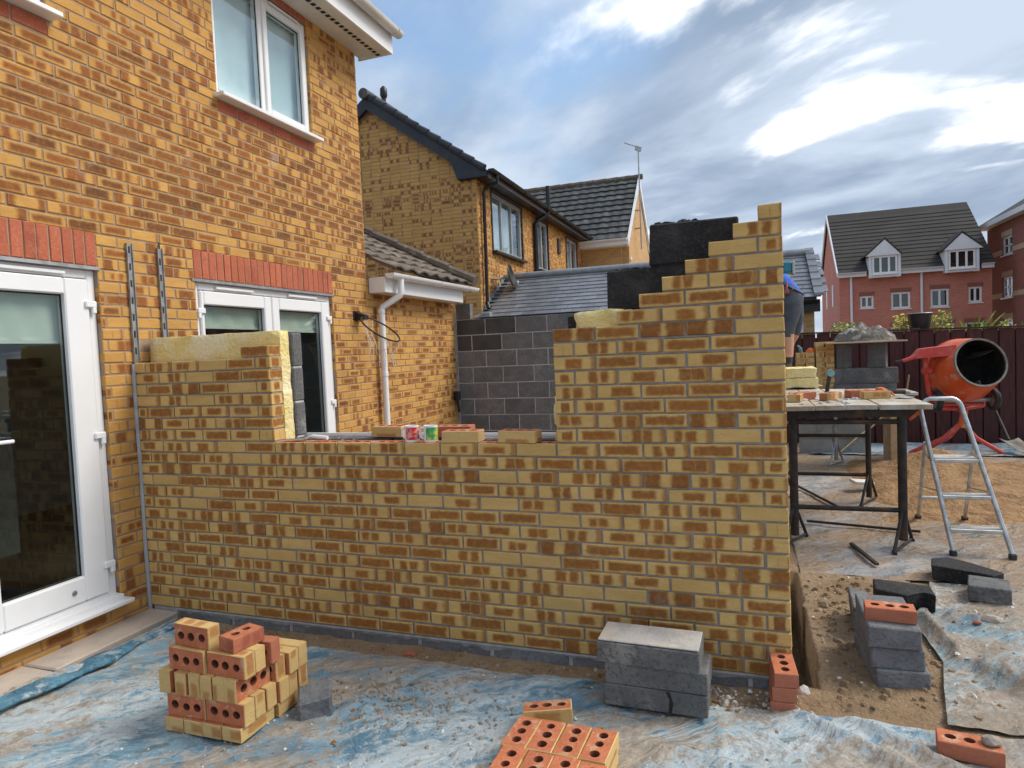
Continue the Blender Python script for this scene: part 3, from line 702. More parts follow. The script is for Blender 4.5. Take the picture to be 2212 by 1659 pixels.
# room behind the doors
rm = MB()
rm.box(-3.6, -3.5, -2.6, 2.85, -.05, 2.4); rm.box(-3.5, -.13, -2.7, -2.6, -.05, 2.4); rm.box(-3.5, -.13, 2.8, 2.9, -.05, 2.4); rm.box(-3.5, -.13, -2.6, 2.8, 2.36, 2.42)
rm.box(-2.2, -2.0, -.15, .5, -.05, 2.36)
rm.build('room_wall', 'room_wall', house)
rm = MB(); rm.box(-3.5, -.13, -2.6, 2.8, .02, .08); rm.build('room_floor', 'room_floor', house)
for ya, yb, zb, za in ((-1.72, -1.12, 2.16, 1.80), (-.93, -.40, 2.16, 1.80), (.64, 1.37, 2.16, 1.915), (1.53, 2.18, 2.16, 1.90)):
    b = MB(); n = 18; vs = []
    for i in range(n+1):
        y = ya+(yb-ya)*i/n
        for z in (za, za+.04, (za+zb)/2, zb): vs.append((-.105+.006*math.sin(i*1.1+z*9), y, z))
    b.add(vs, [(i*4+k, (i+1)*4+k, (i+1)*4+k+1, i*4+k+1) for i in range(n) for k in range(3)])
    b.box(-.113, -.097, ya, yb, za-.022, za-.001); b.build('roller_blind', 'blind', house, True)
# upper windows
def upper(op, mid, vis=True):
    ya, yb, za, zb = op[0], op[1], 3.735, 4.80
    f = MB(); frame_rect(f, -.10, -.03, ya, yb, za, zb, .055); f.bbox(-.065, mid, (za+zb)/2, .07, .06, zb-za-.1, .006)
    fo = f.build('window', 'upvc', house)
    c = MB(); frame_rect(c, -.09, -.012, mid+.02, yb-.04, za+.045, zb-.05, .055); c.build('casement', 'upvc', fo)
    for a, b, g in ((ya+.055, mid-.03, .055), (mid+.075, yb-.095, .1)):
        z0, z1 = (za+.055, zb-.055) if g < .06 else (za+.1, zb-.105)
        m = MB(); m.box(-.05, -.046, a-.005, b+.005, z0-.005, z1+.005); m.build('glass_pane', 'glass_clear', fo); gasket(fo, -.046, a, b, z0, z1)
    t = MB(); t.bbox(-.018, (mid+yb)/2, zb-.025, .02, .4, .02, .004); t.bbox(-.018, (mid+ya)/2, zb-.025, .02, .36, .02, .004); t.build('trickle_vent', 'upvc', fo)
    s = MB(); s.bbox(.02, (ya+yb)/2, za-.018, .16, yb-ya+.075, .034, .006); s.build('window_sill', 'upvc', fo)
    b = MB(); b.box(-.13, -.12, ya+.02, yb-.02, za+.02, zb-.02); b.build('roller_blind', 'blind_white', fo)
    b = MB(); b.box(-.3, -.19, ya-.1, yb+.1, za-.2, zb+.1); b.build('room_wall', 'room_wall', fo)
upper(winU, 1.52); upper(winL, -1.1)
# eaves
m = MB(); m.box(-.02, .345, HY0, 3.13, 4.865, 4.89); ev = m.build('soffit', 'upvc_aged', house)
m = MB(); m.box(0, .045, 0, .045, 0, .004); vm = m.mesh('soffit_vent', 'gasket')
for i in range(58): put('soffit_vent', vm, ev, (.19, -1.2+i*.075, 4.8625))
m = MB(); m.box(.345, .368, HY0, 3.15, 4.86, 5.07); m.box(-.05, .345, 3.13, 3.15, 4.86, 5.04); m.build('fascia_board', 'upvc', house)
def gutter(parent, p0, p1, r, mat, n=9, up=Vector((0, 0, 1)), name='gutter', jog=None):
    p0, p1 = Vector(p0), Vector(p1); d = (p1-p0).normalized(); s = d.cross(up).normalized(); mb = MB(); vs = []
    for rr in (r, r*.9):
        for q in (p0, p1):
            for k in range(n+1):
                a = math.pi*k/n; vs.append(q+s*math.cos(a)*rr-up*math.sin(a)*rr)
    w = n+1; fs = [(k, k+1, w+k+1, w+k) for k in range(n)]+[(2*w+k+1, 2*w+k, 3*w+k, 3*w+k+1) for k in range(n)]
    fs += [(0, w, 3*w, 2*w), (n, 2*w+n, 3*w+n, w+n), tuple(range(w-1, -1, -1)), tuple(w+k for k in range(w))]
    mb.add(vs, fs)
    L = (p1-p0).length; t = .35
    while t < L:
        c = p0+d*t
        mb.tube([c+s*math.cos(math.pi*k/8)*(r+.004)-up*math.sin(math.pi*k/8)*(r+.004) for k in range(9)], .007, 5)
        t += .85
    return mb.build(name, mat, parent, True)
gutter(house, (.432, HY0, 5.085), (.432, 3.19, 5.085), .06, 'upvc_aged')
m = MB(); m.prism([(.42, HY0, 5.10), (.40, HY0, 5.14), (-3.2, HY0, 7.1), (-3.2, HY0, 7.06)], (0, 6.36, 0)); m.build('roof', 'tile_brown', house)
# plinth under the doors and the stone slab
root = thing('doorstep', 'weathered stone paving slabs below the near patio door', 'paving', (.13, -1, G-.02))
for cy, ly in ((-.42, .835), (-1.28, .87), (-2.2, .95)):
    s = MB(); s.bbox(.134, cy, G+.006, .25, ly, .056, .008, 0, None, .003); s.build('slab', 'slab_stone', root)

# steel starter strips on the house wall and the mortar bead in the corner
def strip(y, z0, z1, label):
    mb = MB()
    mb.box(.002, .010, y-.022, y+.022, z0, z1); mb.box(.010, .020, y-.022, y-.018, z0, z1); mb.box(.010, .020, y+.018, y+.022, z0, z1)
    o = thing('wall_starter_strip', label, 'steel strip', (0, y, z0))
    mb.build('channel', 'galv', o)
    k = z0+.06
    b = MB()
    while k < z1: b.box(.0101, .0125, y-.006, y+.006, k, k+.045); k += .1125
    b.build('slot', 'steel_dark', o)
strip(.026, 1.64, 2.44, 'slotted steel strip screwed to the house above the corner of the new wall')
strip(.27, 1.7, 2.44, 'slotted steel strip on the house behind the insulation, nearer the far doors')

# ================================================================== GARAGE (single-storey end of the row)
GX = -.006; GY1 = 5.25
gar = thing('garage', 'single-storey brick side building with brown tiled roof and white gutter', 'garage', (-.1, 4, HZ0))
br = []
for k in range(35): br += course_bricks(2.985, GY1, k, HZ0, [], phase=1)
lay(gar, br, 'y', GX, 'garage', 'buff_house', 300, seedv=9)
m = MB(); m.box(-.12, GX-.0045, 2.985, GY1, HZ0-.3, 2.5); m.box(-3, -.12, GY1-.1, GY1-.003, HZ0-.3, 2.5); m.build('mortar', 'mortar_house', gar)
m = MB(); m.bbox(.10, 4.07, 2.40, .205, 2.10, .17, .006); m.build('fascia_board', 'upvc', gar)
gutter(gar, (.275, 3.0, 2.515), (.275, 5.42, 2.53), .058, 'upvc')
dp = MB(); dp.tube([(.275, 3.24, 2.47), (.275, 3.24, 2.33), (.265, 3.23, 2.29), (.075, 3.16, 2.17), (.062, 3.155, 2.13), (.062, 3.155, .0)], .036, 12)
for z in (2.1, 1.4, .6): dp.tube([(.062, 3.155, z), (.062, 3.155, z+.05)], .042, 12)
dp.build('downpipe', 'upvc', gar, True)
m = MB(); m.prism([(.30, 3.02, 2.55), (.30, 3.02, 2.58), (-1.8, 3.02, 3.66), (-1.8, 3.02, 3.6)], (0, 2.22, 0)); m.build('roof', 'tile_brown', gar)
def tile_mesh(w, l, th, mat, roll=0, n=7):
    """x across, y up slope, z normal; butt edge at y=0"""
    mb = MB(); vs = []
    def pz(t): return (roll*(math.sin(t*math.pi*2-.4)*.5+.5)) if roll else 0
    for y, zz in ((0, -th), (0, 0), (l, -th*1.0)):
        for i in range(n+1):
            t = i/n; vs.append((w*t, y, zz+pz(t)+(th if y == 0 else .3*th)))
    k = n+1
    mb.add(vs, [(i, i+1, k+i+1, k+i) for i in range(n)]+[(k+i, k+i+1, 2*k+i+1, 2*k+i) for i in range(n)]+[(0, k, 2*k), (n, 2*k+n, k+n)])
    return mb.mesh('roof_tile', mat, False)
def tiles(parent, eave0, along, slope, ncol, nrow, w, gauge, mesh, stagger=0, name='roof_tile', skip=None, cap=300):
    along = Vector(along).normalized(); slope = Vector(slope).normalized(); nrm = along.cross(slope)
    Rm = Matrix((along, slope, nrm)).transposed(); rot = Rm.to_euler(); cnt = 0
    for j in range(nrow):
        for i in range(ncol):
            if skip and skip(i, j): continue
            p = Vector(eave0)+along*(i*w+(stagger*w if j % 2 else 0))+slope*(j*gauge)
            o = put(name, mesh, parent, p, rot); cnt += 1
tm = tile_mesh(.30, .40, .02, 'tile_brown', .03)
sg = Vector((-2.1, 0, 1.06)).normalized()
tiles(gar, (.33, 3.02, 2.555), (0, 1, 0), sg, 7, 6, .302, .33, tm)
vg = MB()
for i in range(5):
    a = Vector((.36, 5.21, 2.60))+sg*(i*.44); b = a+sg*.46
    vg = MB(); vg.tube([a+Vector((0, 0, .012)), b], [.085, .07], 9); vg.build('verge_tile', 'tile_brown', gar, True)
m = MB(); m.prism([(.0, 5.2, 2.49), (.3, 5.2, 2.49), (-1.8, 5.2, 3.58), (-1.8, 5.2, 3.4)], (0, .04, 0)); m.build('verge_mortar', 'mortar_house', gar)

# ================================================================== NEW CAVITY WALL
wall = thing('brick_wall', 'half-built new buff brick cavity wall with window opening and stepped right end', 'brick wall', (2, 0, -.1))
def new_wall():
    br = []; N = 18*.225
    for k in range(30):
        za = k*.075
        if k < 15:
            ops = []
        elif k < 22: ops = [(1.12, 2.925, -1, 9)]
        elif k == 22: ops = [(.0, .895, -1, 9), (1.12, 2.925, -1, 9)]
        else: ops = [(-1, 4.05-max(.5, (29-k)*.5+.5)*.225-(.0 if k > 23 else .0), -1, 9)]
        if k == 23: ops = [(-1, 4.05-3.5*.225, -1, 9)]
        if k == 29: ops = [(-1, 4.05-.1125, -1, 9)]
        b = course_bricks(.02, 4.04, k, 0, ops, phase=0)
        # bond counted from the right end
        b = []
        st = 4.05-.225*18-(.1125 if k % 2 else 0)
        for i in range(20):
            a0 = max(.02, st+i*.225); a1 = min(4.04, st+i*.225+.215)
            if a1-a0 < .03: continue
            segs = [(a0, a1)]
            for (oa, ob, _, _) in ops:
                ns = []
                for s in segs:
                    if ob <= s[0] or oa >= s[1]: ns.append(s)
                    else:
                        if oa > s[0]+.03: ns.append((s[0], oa))
                        if ob < s[1]-.03: ns.append((ob, s[1]))
                segs = ns
            b += [(s[0], s[1], za, za+.065) for s in segs]
        br += b
    sill = [b for b in br if abs(b[2]-14*.075) < .01 and b[0] > 1.1 and b[1] < 2.93]
    br = [b for b in br if b not in sill]
    lay(wall, br, 'x', 0, 'new', 'buff_new', 330, D=.1025, seedv=4)
    rng = random.Random(12)
    for b in sill:
        put('brick', perf_mesh('new', 'buff_new', b[1]-b[0], .1025, .065, rng), wall, ((b[0]+b[1])/2, .0505, b[2]+.0325))
    # bedding mortar, recessed
    for k in range(30):
        pass
    m = MB(); y0, y1 = .0095, .096
    for k in range(30):
        row = sorted([b for b in br+sill if abs(b[2]-k*.075) < .01])
        if not row: continue
        groups = []; cur = [row[0][0], row[0][1]]
        for b in row[1:]:
            if b[0]-cur[1] < .03: cur[1] = b[1]
            else: groups.append(cur); cur = [b[0], b[1]]
        groups.append(cur)
        for a, b in groups:
            z0 = k*.075-.010; z1 = k*.075+(.0648 if k != 14 or True else 0)
            m.box(a+.003, b-.003, y0, y1, z0, k*.075+.0005)      # bed joint
            rr = [q for q in row if q[0] >= a-.001 and q[1] <= b+.001]
            for p, q in zip(rr, rr[1:]): m.box(p[1]-.004, q[0]+.004, y0+.0003, y1-.0003, k*.075+.0005, k*.075+.0655)
    m.build('mortar', 'mortar_new', wall)
new_wall()
m = MB(); m.tube([(.012, -.004, -.05), (.010, -.006, .4), (.013, -.004, .9), (.010, -.005, 1.3), (.012, -.004, 1.635)], .013, 7); m.build('mortar_bead', 'bead', wall, True)
# course of dark blocks below the bricks
rg = random.Random(31); x = .26
while x < 4.0:
    w = min(.44, 4.02-x); mb = MB(); mb.bbox(x+w/2-.005, .052, -.085, w-.012, .10, .155, .006, 0, None, .003, rg); mb.build('block', 'block_dark', wall); x += .45
m = MB(); m.box(.03, 4.02, .012, .09, -.2, -.0105); m.build('mortar', 'mortar_pale', wall)
m = MB(); vs = []; n = 160      # smeared bed mortar hanging over the blocks
for i in range(n+1):
    x = .25+3.75*i/n; d = .012+.03*max(0, hn(x, 0, 5, 3))+.025*max(0, hn(x, 0, 16, 1)); vs += [(x, -.002, -.002), (x, -.006, -.012), (x, -.001, -.012-d)]
m.add(vs, [(i*3+k, i*3+k+1, i*3+k+4, i*3+k+3) for i in range(n) for k in range(2)]); m.build('mortar', 'mortar_new', wall)
# inner leaf of blocks
def inner():
    y0, y1 = .203, .303; rg = random.Random(8)
    for k in range(10):
        z = k*.225
        rng_ = [(.03, 1.135)] if k >= 5 else [(.03, 4.0)]
        if k >= 5: rng_.append(({5: 2.94, 6: 2.94, 7: 2.955, 8: 3.18, 9: 3.406}[k], 3.85 if k == 9 else 3.95))
        if k > 7: rng_ = rng_[1:]
        for a, b in rng_:
            x = a if (k % 2 == 0 or a > 2) else a-.225
            if a > 2 and k < 8 and k % 2: x = a-.225
            while x < b-.03:
                p, q = max(a, x), min(b, x+.44)
                if q-p > .04:
                    mb = MB(); mb.bbox((p+q)/2, (y0+y1)/2, z+.1075, q-p, y1-y0, .215, .008, 0, None, .005 if a > 2 else .002, rg)
                    mb.build('block', 'block_black' if (a > 2) else 'block_grey', wall)
                x += .45
            m = MB(); m.box(a+.006, b-.006, y0+.008, y1-.008, z-.011, z+.001); m.build('mortar', 'mortar_pale' if a < 2 else 'block_black', wall)
inner()
rg = random.Random(19)
for (xa, xb, zz) in ((3.45, 3.7, 2.243), (3.22, 3.4, 2.018)):
    m = MB()
    for k in range(16):
        x = rg.uniform(xa, xb); m.bbox(x, rg.uniform(.23, .28), zz-.002, rg.uniform(.02, .045), rg.uniform(.02, .04), rg.uniform(.008, .02), .005, 0, (rg.uniform(-.4, .4), rg.uniform(-.4, .4), rg.uniform(0, 3)))
    o = m.build('mortar', 'block_black', wall); o['kind'] = 'stuff'
m = MB(); m.box(1.14, 2.93, .285, .305, 1.117, 1.135); m.build('cavity_closer', 'upvc', wall)
m = MB(); m.box(1.14, 2.93, .11, .19, 1.0, 1.07); m.build('cavity_tray', 'black_plastic', wall)
# insulation batts standing in the cavity
def batt(name, x0, x1, y0, y1, z0, z1, label, sub=(26, 4, 14), amp=.008, edge=None, group=None):
    bm = bmesh.new(); bmesh.ops.create_cube(bm, size=1)
    bmesh.ops.subdivide_edges(bm, edges=[e for e in bm.edges], cuts=sub[2], use_grid_fill=True)
    for v in bm.verts:
        x = x0+(v.co.x+.5)*(x1-x0); y = y0+(v.co.y+.5)*(y1-y0); z = z0+(v.co.z+.5)*(z1-z0)
        d = mn.noise_vector(Vector((x*14, y*14, z*14)))*amp+mn.noise_vector(Vector((x*45, y*45, z*45)))*amp*.5
        if edge: x, z = edge(x, z)
        v.co = Vector((x, y, z))+d
    me = bpy.data.meshes.new(name); bm.to_mesh(me); bm.free(); me.materials.append(MATS['insulation'])
    me.polygons.foreach_set('use_smooth', [True]*len(me.polygons))
    return tag(put(name, me), label, 'insulation', group)
batt('insulation_batt', .035, 1.115, .112, .195, 1.2, 1.805, 'long yellow mineral wool batt standing above the low left end of the new wall', amp=.006)
batt('insulation_batt', 1.02, 1.118, .108, .196, 1.06, 1.43, 'narrow strip of yellow wool in the left side of the window opening', amp=.005)
batt('insulation_batt', 3.02, 3.42, .105, .197, 1.5, 1.80, 'torn yellow wool batt sticking up beside the stepped brick courses', amp=.016)
batt('insulation_batt', 2.885, 2.96, .11, .195, 1.09, 1.36, 'ragged scrap of pale wool at the right side of the window opening', amp=.02)

# ================================================================== BACK BLOCK WALL
bw = thing('block_wall', 'dark grey block wall with pale joints closing the far side of the extension', 'block wall', (2, 5.3, HZ0))
rg = random.Random(77)
for k in range(11):
    z = HZ0+k*.225; x = .0 if k % 2 else -.21
    while x < 4.2:
        a, b = max(.012, x), min(4.2, x+.44)
        if b-a > .04 and not (k == 10 and x > .15):
            mb = MB(); mb.bbox((a+b)/2, 5.33, z+.1075, b-a, .1, .215, .004, 0, None, .0015, rg)
            mb.build('block', 'block_wet' if (k in (9, 10) and rg.random() < .6) or (k == 8 and x < .6) else 'block_dark', bw)
        x += .45
m = MB(); m.box(.005, 4.19, 5.2835, 5.37, HZ0-.2, HZ0+10*.225-.01); m.build('mortar', 'mortar_pale', bw)
m = MB(); m.bbox(-.012, 5.262, 1.1, .03, .03, 2.2, .004); m.build('corner_profile', 'galv', bw)

# ================================================================== NEIGHBOURS
def window_y(parent, x, ya, yb, za, zb, n, frame, glass='glass_clear', w=.07, face=1):
    f = MB(); frame_rect(f, x-.06, x+.005, ya, yb, za, zb, w)
    for i in range(1, n):
        c = ya+(yb-ya)*i/n; f.bbox(x-.028, c, (za+zb)/2, .06, w*.9, zb-za-.1, .005)
    fo = f.build('window', frame, parent)
    for i in range(n):
        a = ya+(yb-ya)*i/n+w*.6; b = ya+(yb-ya)*(i+1)/n-w*.6
        m = MB(); m.box(x-.035, x-.03, a, b, za+w*.8, zb-w*.8); m.build('glass_pane', glass, fo)
    b = MB(); b.box(x-.3, x-.2, ya, yb, za, zb); b.build('roller_blind', 'blind_white', fo)
    return fo
n2 = thing('brick_house', 'buff brick house with navy bargeboard and black gutter behind the slate roof', 'house', (-3.4, 13, G))
X2, Y2, Y2E = -1.09, 9.0, 18.4
lim = lambda u: 5.16+.72*(X2-u)
br = []
for k in range(92):
    row = course_bricks(-5.69, X2, k, HZ0, [], phase=k % 2)
    br += [b for b in row if b[3] < lim(b[1]) and b[3] < 5.16+.72*(b[0]+5.7) and b[2] > 2.0]
lay(n2, br, 'x', Y2, 'far', 'buff_far', 220, seedv=14)
m = MB(); m.prism([(X2, Y2+.0045, G-.2), (-5.7, Y2+.0045, G-.2), (-5.7, Y2+.0045, 5.1), (-3.4, Y2+.0045, 6.82), (X2, Y2+.0045, 5.15)], (0, .1, 0)); m.build('mortar', 'mortar_house', n2)
W2 = [(9.78, 11.75, 3.76, 5.0), (12.95, 13.95, 3.70, 4.98), (15.9, 17.2, 3.5, 4.95)]
br = []
for k in range(20, 70): br += course_bricks(Y2+.004, Y2E, k, HZ0, W2, phase=k % 2)
lay(n2, br, 'y', X2+.004, 'garage', 'buff_house', 80, seedv=15)
m = MB(); m.box(X2-.1, X2-.001, Y2+.1, Y2E, G-.2, 3.5)
seg = [(Y2+.1, 9.78), (11.75, 12.95), (13.95, 15.9), (17.2, Y2E)]
for a, b in seg: m.box(X2-.1, X2-.001, a, b, 3.5, 5.1)
m.box(X2-.1, X2-.001, Y2+.1, Y2E, 5.0, 5.2); m.box(X2-.1, X2-.001, 9.78, 11.75, 3.5, 3.76); m.box(X2-.1, X2-.001, 12.95, 13.95, 3.5, 3.7)
m.build('mortar', 'mortar_house', n2)
M('frame_dark', (.05, .045, .045), (.07, .06, .06), 4, .5, 0)
M('frame_grey', (.36, .36, .36), (.3, .3, .3), 4, .5, 0)
for (a, b, c, d), n in zip(W2, (3, 2, 2)):
    window_y(n2, X2-.02, a, b, c, d, n, 'frame_grey', w=.075)
    s = MB(); s.bbox(X2+.05, (a+b)/2, c-.03, .14, b-a+.1, .05, .005); s.build('window_sill', 'black_plastic', n2)
    q = MB(); q.box(X2-.03, X2+.03, a-.04, a, c, d+.04); q.box(X2-.03, X2+.03, b, b+.04, c, d+.04); q.box(X2-.03, X2+.03, a, b, d, d+.05); q.build('window_surround', 'frame_dark', n2)
soldier(n2, 9.7, 11.85, 5.055, 5.15, 'y', X2+.012); soldier(n2, 12.85, 14.05, 5.04, 5.15, 'y', X2+.012)
# roof
m = MB(); m.prism([(-.78, Y2-.12, 5.10), (-.78, Y2-.12, 5.16), (-3.4, Y2-.12, 7.05), (-6.0, Y2-.12, 5.16), (-6.0, Y2-.12, 5.1), (-3.4, Y2-.12, 6.99)], (0, Y2E-Y2+.3, 0)); m.build('roof', 'tile_dark', n2)
m = MB(); m.prism([(-.80, Y2-.16, 5.11), (-3.4, Y2-.16, 6.98), (-3.4, Y2-.16, 6.74), (-1.55, Y2-.16, 5.41), (-1.42, Y2-.16, 5.06), (-.80, Y2-.16, 5.06)], (0, .045, 0))
m.prism([(-3.4, Y2-.16, 6.98), (-6, Y2-.16, 5.11), (-6, Y2-.16, 4.9), (-3.4, Y2-.16, 6.74)], (0, .045, 0)); m.build('bargeboard', 'navy_board', n2)
m = MB(); m.box(-1.42, -.80, Y2-.115, Y2E+.1, 5.055, 5.075); m.build('soffit', 'black_plastic', n2)
m = MB(); m.box(-.80, -.775, Y2-.12, Y2E+.1, 5.03, 5.17); m.build('fascia_board', 'frame_dark', n2)
gutter(n2, (-.715, Y2-.14, 5.19), (-.715, Y2E+.15, 5.17), .06, 'black_plastic')
for i in range(11):
    a = Vector((-.84, Y2-.175, 5.19+.0))+Vector((-.812, 0, .584))*(i*.29); b = a+Vector((-.812, 0, .584))*.31
    v = MB(); v.tube([a+Vector((0, .02, .02)), b+Vector((0, .02, 0))], [.075, .062], 8); v.build('verge_tile', 'navy_board', n2, True)
rt_ = MB(); rt_.tube([(-3.4, Y2-.25, 7.04), (-3.4, Y2E+.2, 7.04)], .11, 10); rt_.build('ridge_tile', 'tile_dark', n2, True)
fl = MB(); fl.tube([(-3.62, 10, 6.8), (-3.62, 10, 7.45)], .05, 10); fl.tube([(-3.62, 10, 7.40), (-3.62, 10, 7.46), (-3.62, 10, 7.60), (-3.62, 10, 7.66)], [.06, .085, .08, .03], 10); fl.build('flue', 'black_plastic', n2, True)
dp = MB(); dp.tube([(-.715, 9.2, 5.13), (-.715, 9.2, 5.0), (-.99, 9.22, 4.92), (-1.02, 9.22, 4.85), (-1.02, 9.15, 2.58)], .036, 10); dp.tube([(-1.02, 9.15, 2.62), (-.97, 9.1, 2.5)], .042, 10); dp.build('downpipe', 'black_plastic', n2, True)
dp = MB(); dp.tube([(-.74, 12.95, 5.75), (-.74, 12.95, 5.12), (-.80, 12.9, 5.02), (-.96, 12.72, 4.88), (-1.02, 12.65, 4.78), (-1.02, 12.65, 3.0)], .055, 12); dp.build('soil_pipe', 'black_plastic', n2, True)
v = MB(); v.bbox(X2+.03, 15.0, 4.55, .06, .2, .42, .01); v.build('wall_vent', 'frame_dark', n2)
# satellite dish
ds = thing('satellite_dish', 'dark satellite dish bracketed to the buff neighbouring house', 'satellite dish', (X2, 9.75, 3.0))
Md = Matrix.Translation((-.78, 9.85, 3.18)) @ Vector((.93, .12, .22)).to_track_quat('Z', 'Y').to_matrix().to_4x4()
d = MB(); d.lathe([(0, 0), (.1, .012), (.2, .04), (.27, .075), (.275, .07), (.2, .03), (.1, 0), (0, -.012)], 22, Md); d.build('dish', 'black_plastic', ds, True)
d = MB(); d.tube([(-1.09, 9.62, 3.15), (-.93, 9.7, 3.15), (-.86, 9.78, 3.18)], .02, 8); d.tube([(-.8, 9.8, 2.94), (-.55, 9.65, 2.98)], .012, 6); d.bbox(-.54, 9.64, 3.02, .07, .05, .1, .01); d.build('bracket', 'galv', ds, True)

# slate-roofed extension of the neighbour
ex = thing('slate_extension', 'single-storey extension with a shiny blue-grey slate roof beyond the block wall', 'extension', (2, 9.5, G))
EY, EZ, RY, RZ, EX0, EX1 = 8.86, 2.34, 10.46, 3.23, -1.075, 5.06
sv = Vector((0, RY-EY, RZ-EZ)).normalized(); SL = math.hypot(RY-EY, RZ-EZ)
m = MB(); m.prism([(EX0, EY, EZ-.04), (EX0, RY, RZ-.04), (EX0, RY+1.7, EZ-.04), (EX0, RY+1.7, EZ-.1), (EX0, RY, RZ-.1), (EX0, EY, EZ-.1)], (EX1-EX0-.05, 0, 0)); m.build('roof', 'tile_dark', ex)
sm = tile_mesh(.246, .30, .013, 'slate', 0, 1)
tiles(ex, (EX0-.13, EY-.04, EZ-.03), (1, 0, 0), sv, 25, 11, .2515, .172, sm, .5, 'slate')
m = MB(); m.tube([(EX0, RY, RZ+.03), (EX1, RY, RZ+.03)], .075, 10); m.build('ridge_tile', 'lead', ex, True)
for i in range(7):
    a = Vector((EX1, EY-.06, EZ-.01))+sv*(i*.29); v = MB(); b = a+sv*.31
    v.hexa([a+Vector((-.09, 0, 0)), a+Vector((.06, 0, 0)), b+Vector((.06, 0, -.01)), b+Vector((-.09, 0, -.01)), a+Vector((-.09, 0, .05)), a+Vector((.06, 0, .05)), b+Vector((.06, 0, .03)), b+Vector((-.09, 0, .03))]); v.build('verge_tile', 'slate', ex)
for i in range(9):
    a = Vector((X2+.02, 9.05, 2.42))+sv*(i*.18); v = MB(); v.box(X2+.012, X2+.02, a.y, a.y+.165, a.z, a.z+.16); v.box(X2+.0195, X2+.14, a.y, a.y+.165, a.z+.06, a.z+.065); v.build('lead_flashing', 'lead', ex)
m = MB(); m.bbox(-.95, 8.95, 2.36, .2, .25, .1, .01); m.build('hopper', 'lead', ex)
m = MB(); m.box(EX0, EX1-.08, EY+.14, EY+.24, G-.2, EZ-.02); m.box(EX1-.16, EX1-.08, EY+.24, RY+1.6, G-.2, EZ+.0); m.prism([(EX1-.16, EY+.24, EZ), (EX1-.16, RY+1.6, EZ), (EX1-.16, RY, RZ-.11)], (.08, 0, 0)); m.build('wall', 'far_buff', ex)
m = MB(); m.box(EX0, EX1, EY-.015, EY+.14, EZ-.27, EZ-.07); m.build('fascia_board', 'black_plastic', ex)
gutter(ex, (EX0, EY-.08, EZ-.075), (EX1-.02, EY-.08, EZ-.075), .06, 'black_plastic')
m = MB(); m.box(4.62, 4.80, EY+.08, EY+.139, 1.72, 1.96); wo = m.build('window', 'upvc', ex); m = MB(); m.box(4.65, 4.76, EY+.07, EY+.08, 1.75, 1.92); m.build('glass_pane', 'glass', wo)
m = MB(); m.box(4.40, 4.46, EY+.07, EY+.138, .5, 2.06); m.build('downpipe', 'upvc', ex)

# third house, dark tiled roof and aerial
n3 = thing('brick_house', 'buff house with dark interlocking tile roof and white bargeboard, farthest along the row', 'house', (-2, 20, G))
e3 = Vector((-5.0, 17.75, 5.06)); r3y, r3z = 20.5, 7.55; sv3 = Vector((0, r3y-17.75, r3z-5.06)).normalized()
m = MB(); m.prism([(-5, 17.8, 5.0), (-5, r3y, r3z-.05), (-5, 23.2, 5.0), (-5, 23.2, 4.95), (-5, r3y, r3z-.12), (-5, 17.8, 4.95)], (5.42, 0, 0)); m.build('roof', 'tile_dark', n3)
t3 = tile_mesh(.33, .42, .035, 'tile_dark', .02, 5)
tiles(n3, e3+Vector((.12, 0, 0)), (1, 0, 0), sv3, 16, 11, .331, .337, t3)
for i in range(13):
    v = MB(); v.tube([(-5+i*.43, r3y, r3z+.02), (-5+i*.43+.44, r3y, r3z+.035)], .1, 8); v.build('ridge_tile', 'tile_brown', n3, True)
m = MB(); m.prism([(.2, 18.1, G-.2), (.2, 23, G-.2), (.2, 23, 4.95), (.2, r3y, 7.28), (.2, 18.1, 4.95)], (.225, 0, 0)); m.box(-5, .2, 18.0, 18.1, G-.2, 5); m.build('wall', 'far_buff', n3)
m = MB()
for sgn in (-1, 1):
    m.prism([(.45, r3y, r3z+.06), (.44, r3y+sgn*2.85, 5.0), (.44, r3y+sgn*2.85, 4.78), (.44, r3y, r3z-.22)], (.05, 0, 0))
m.box(-5, .49, 17.62, 17.68, 4.84, 5.04); m.box(-5, .44, 17.68, 18.0, 4.82, 4.85); m.build('fascia_board', 'upvc', n3)
gutter(n3, (-5, 17.56, 5.03), (.45, 17.56, 5.03), .06, 'upvc')
dp = MB(); dp.tube([(.47, 18.5, 4.3), (.47, 18.5, 2.5)], .05, 8); dp.bbox(.44, 18.3, 4.45, .06, .15, .12, .01); dp.build('downpipe', 'upvc', n3, True)
ar = thing('tv_aerial', 'tall television aerial mast on the gable of the dark-tiled house', 'aerial', (.62, 19.5, 5.0))
a = MB(); a.tube([(.62, 19.5, 4.9), (.62, 19.5, 8.35)], .024, 7); a.build('mast', 'galv', ar, True)
a = MB(); a.tube([(.20, 19.25, 8.46), (.72, 19.55, 8.28)], .014, 6); a.bbox(.62, 19.5, 8.27, .22, .04, .16, .005, 0, (0, .3, .5))
for k in range(9):
    c = Vector((.22, 19.26, 8.45))+Vector((.5, .29, -.17))*(k/9); a.tube([c+Vector((.03, -.09, 0)), c+Vector((-.03, .09, 0))], .006, 5)
a.build('antenna', 'galv', ar, True)
a = MB(); a.box(.42, .62, 19.48, 19.52, 6.2, 6.24); a.box(.42, .62, 19.48, 19.52, 5.6, 5.64); a.build('wall_bracket', 'galv', ar)

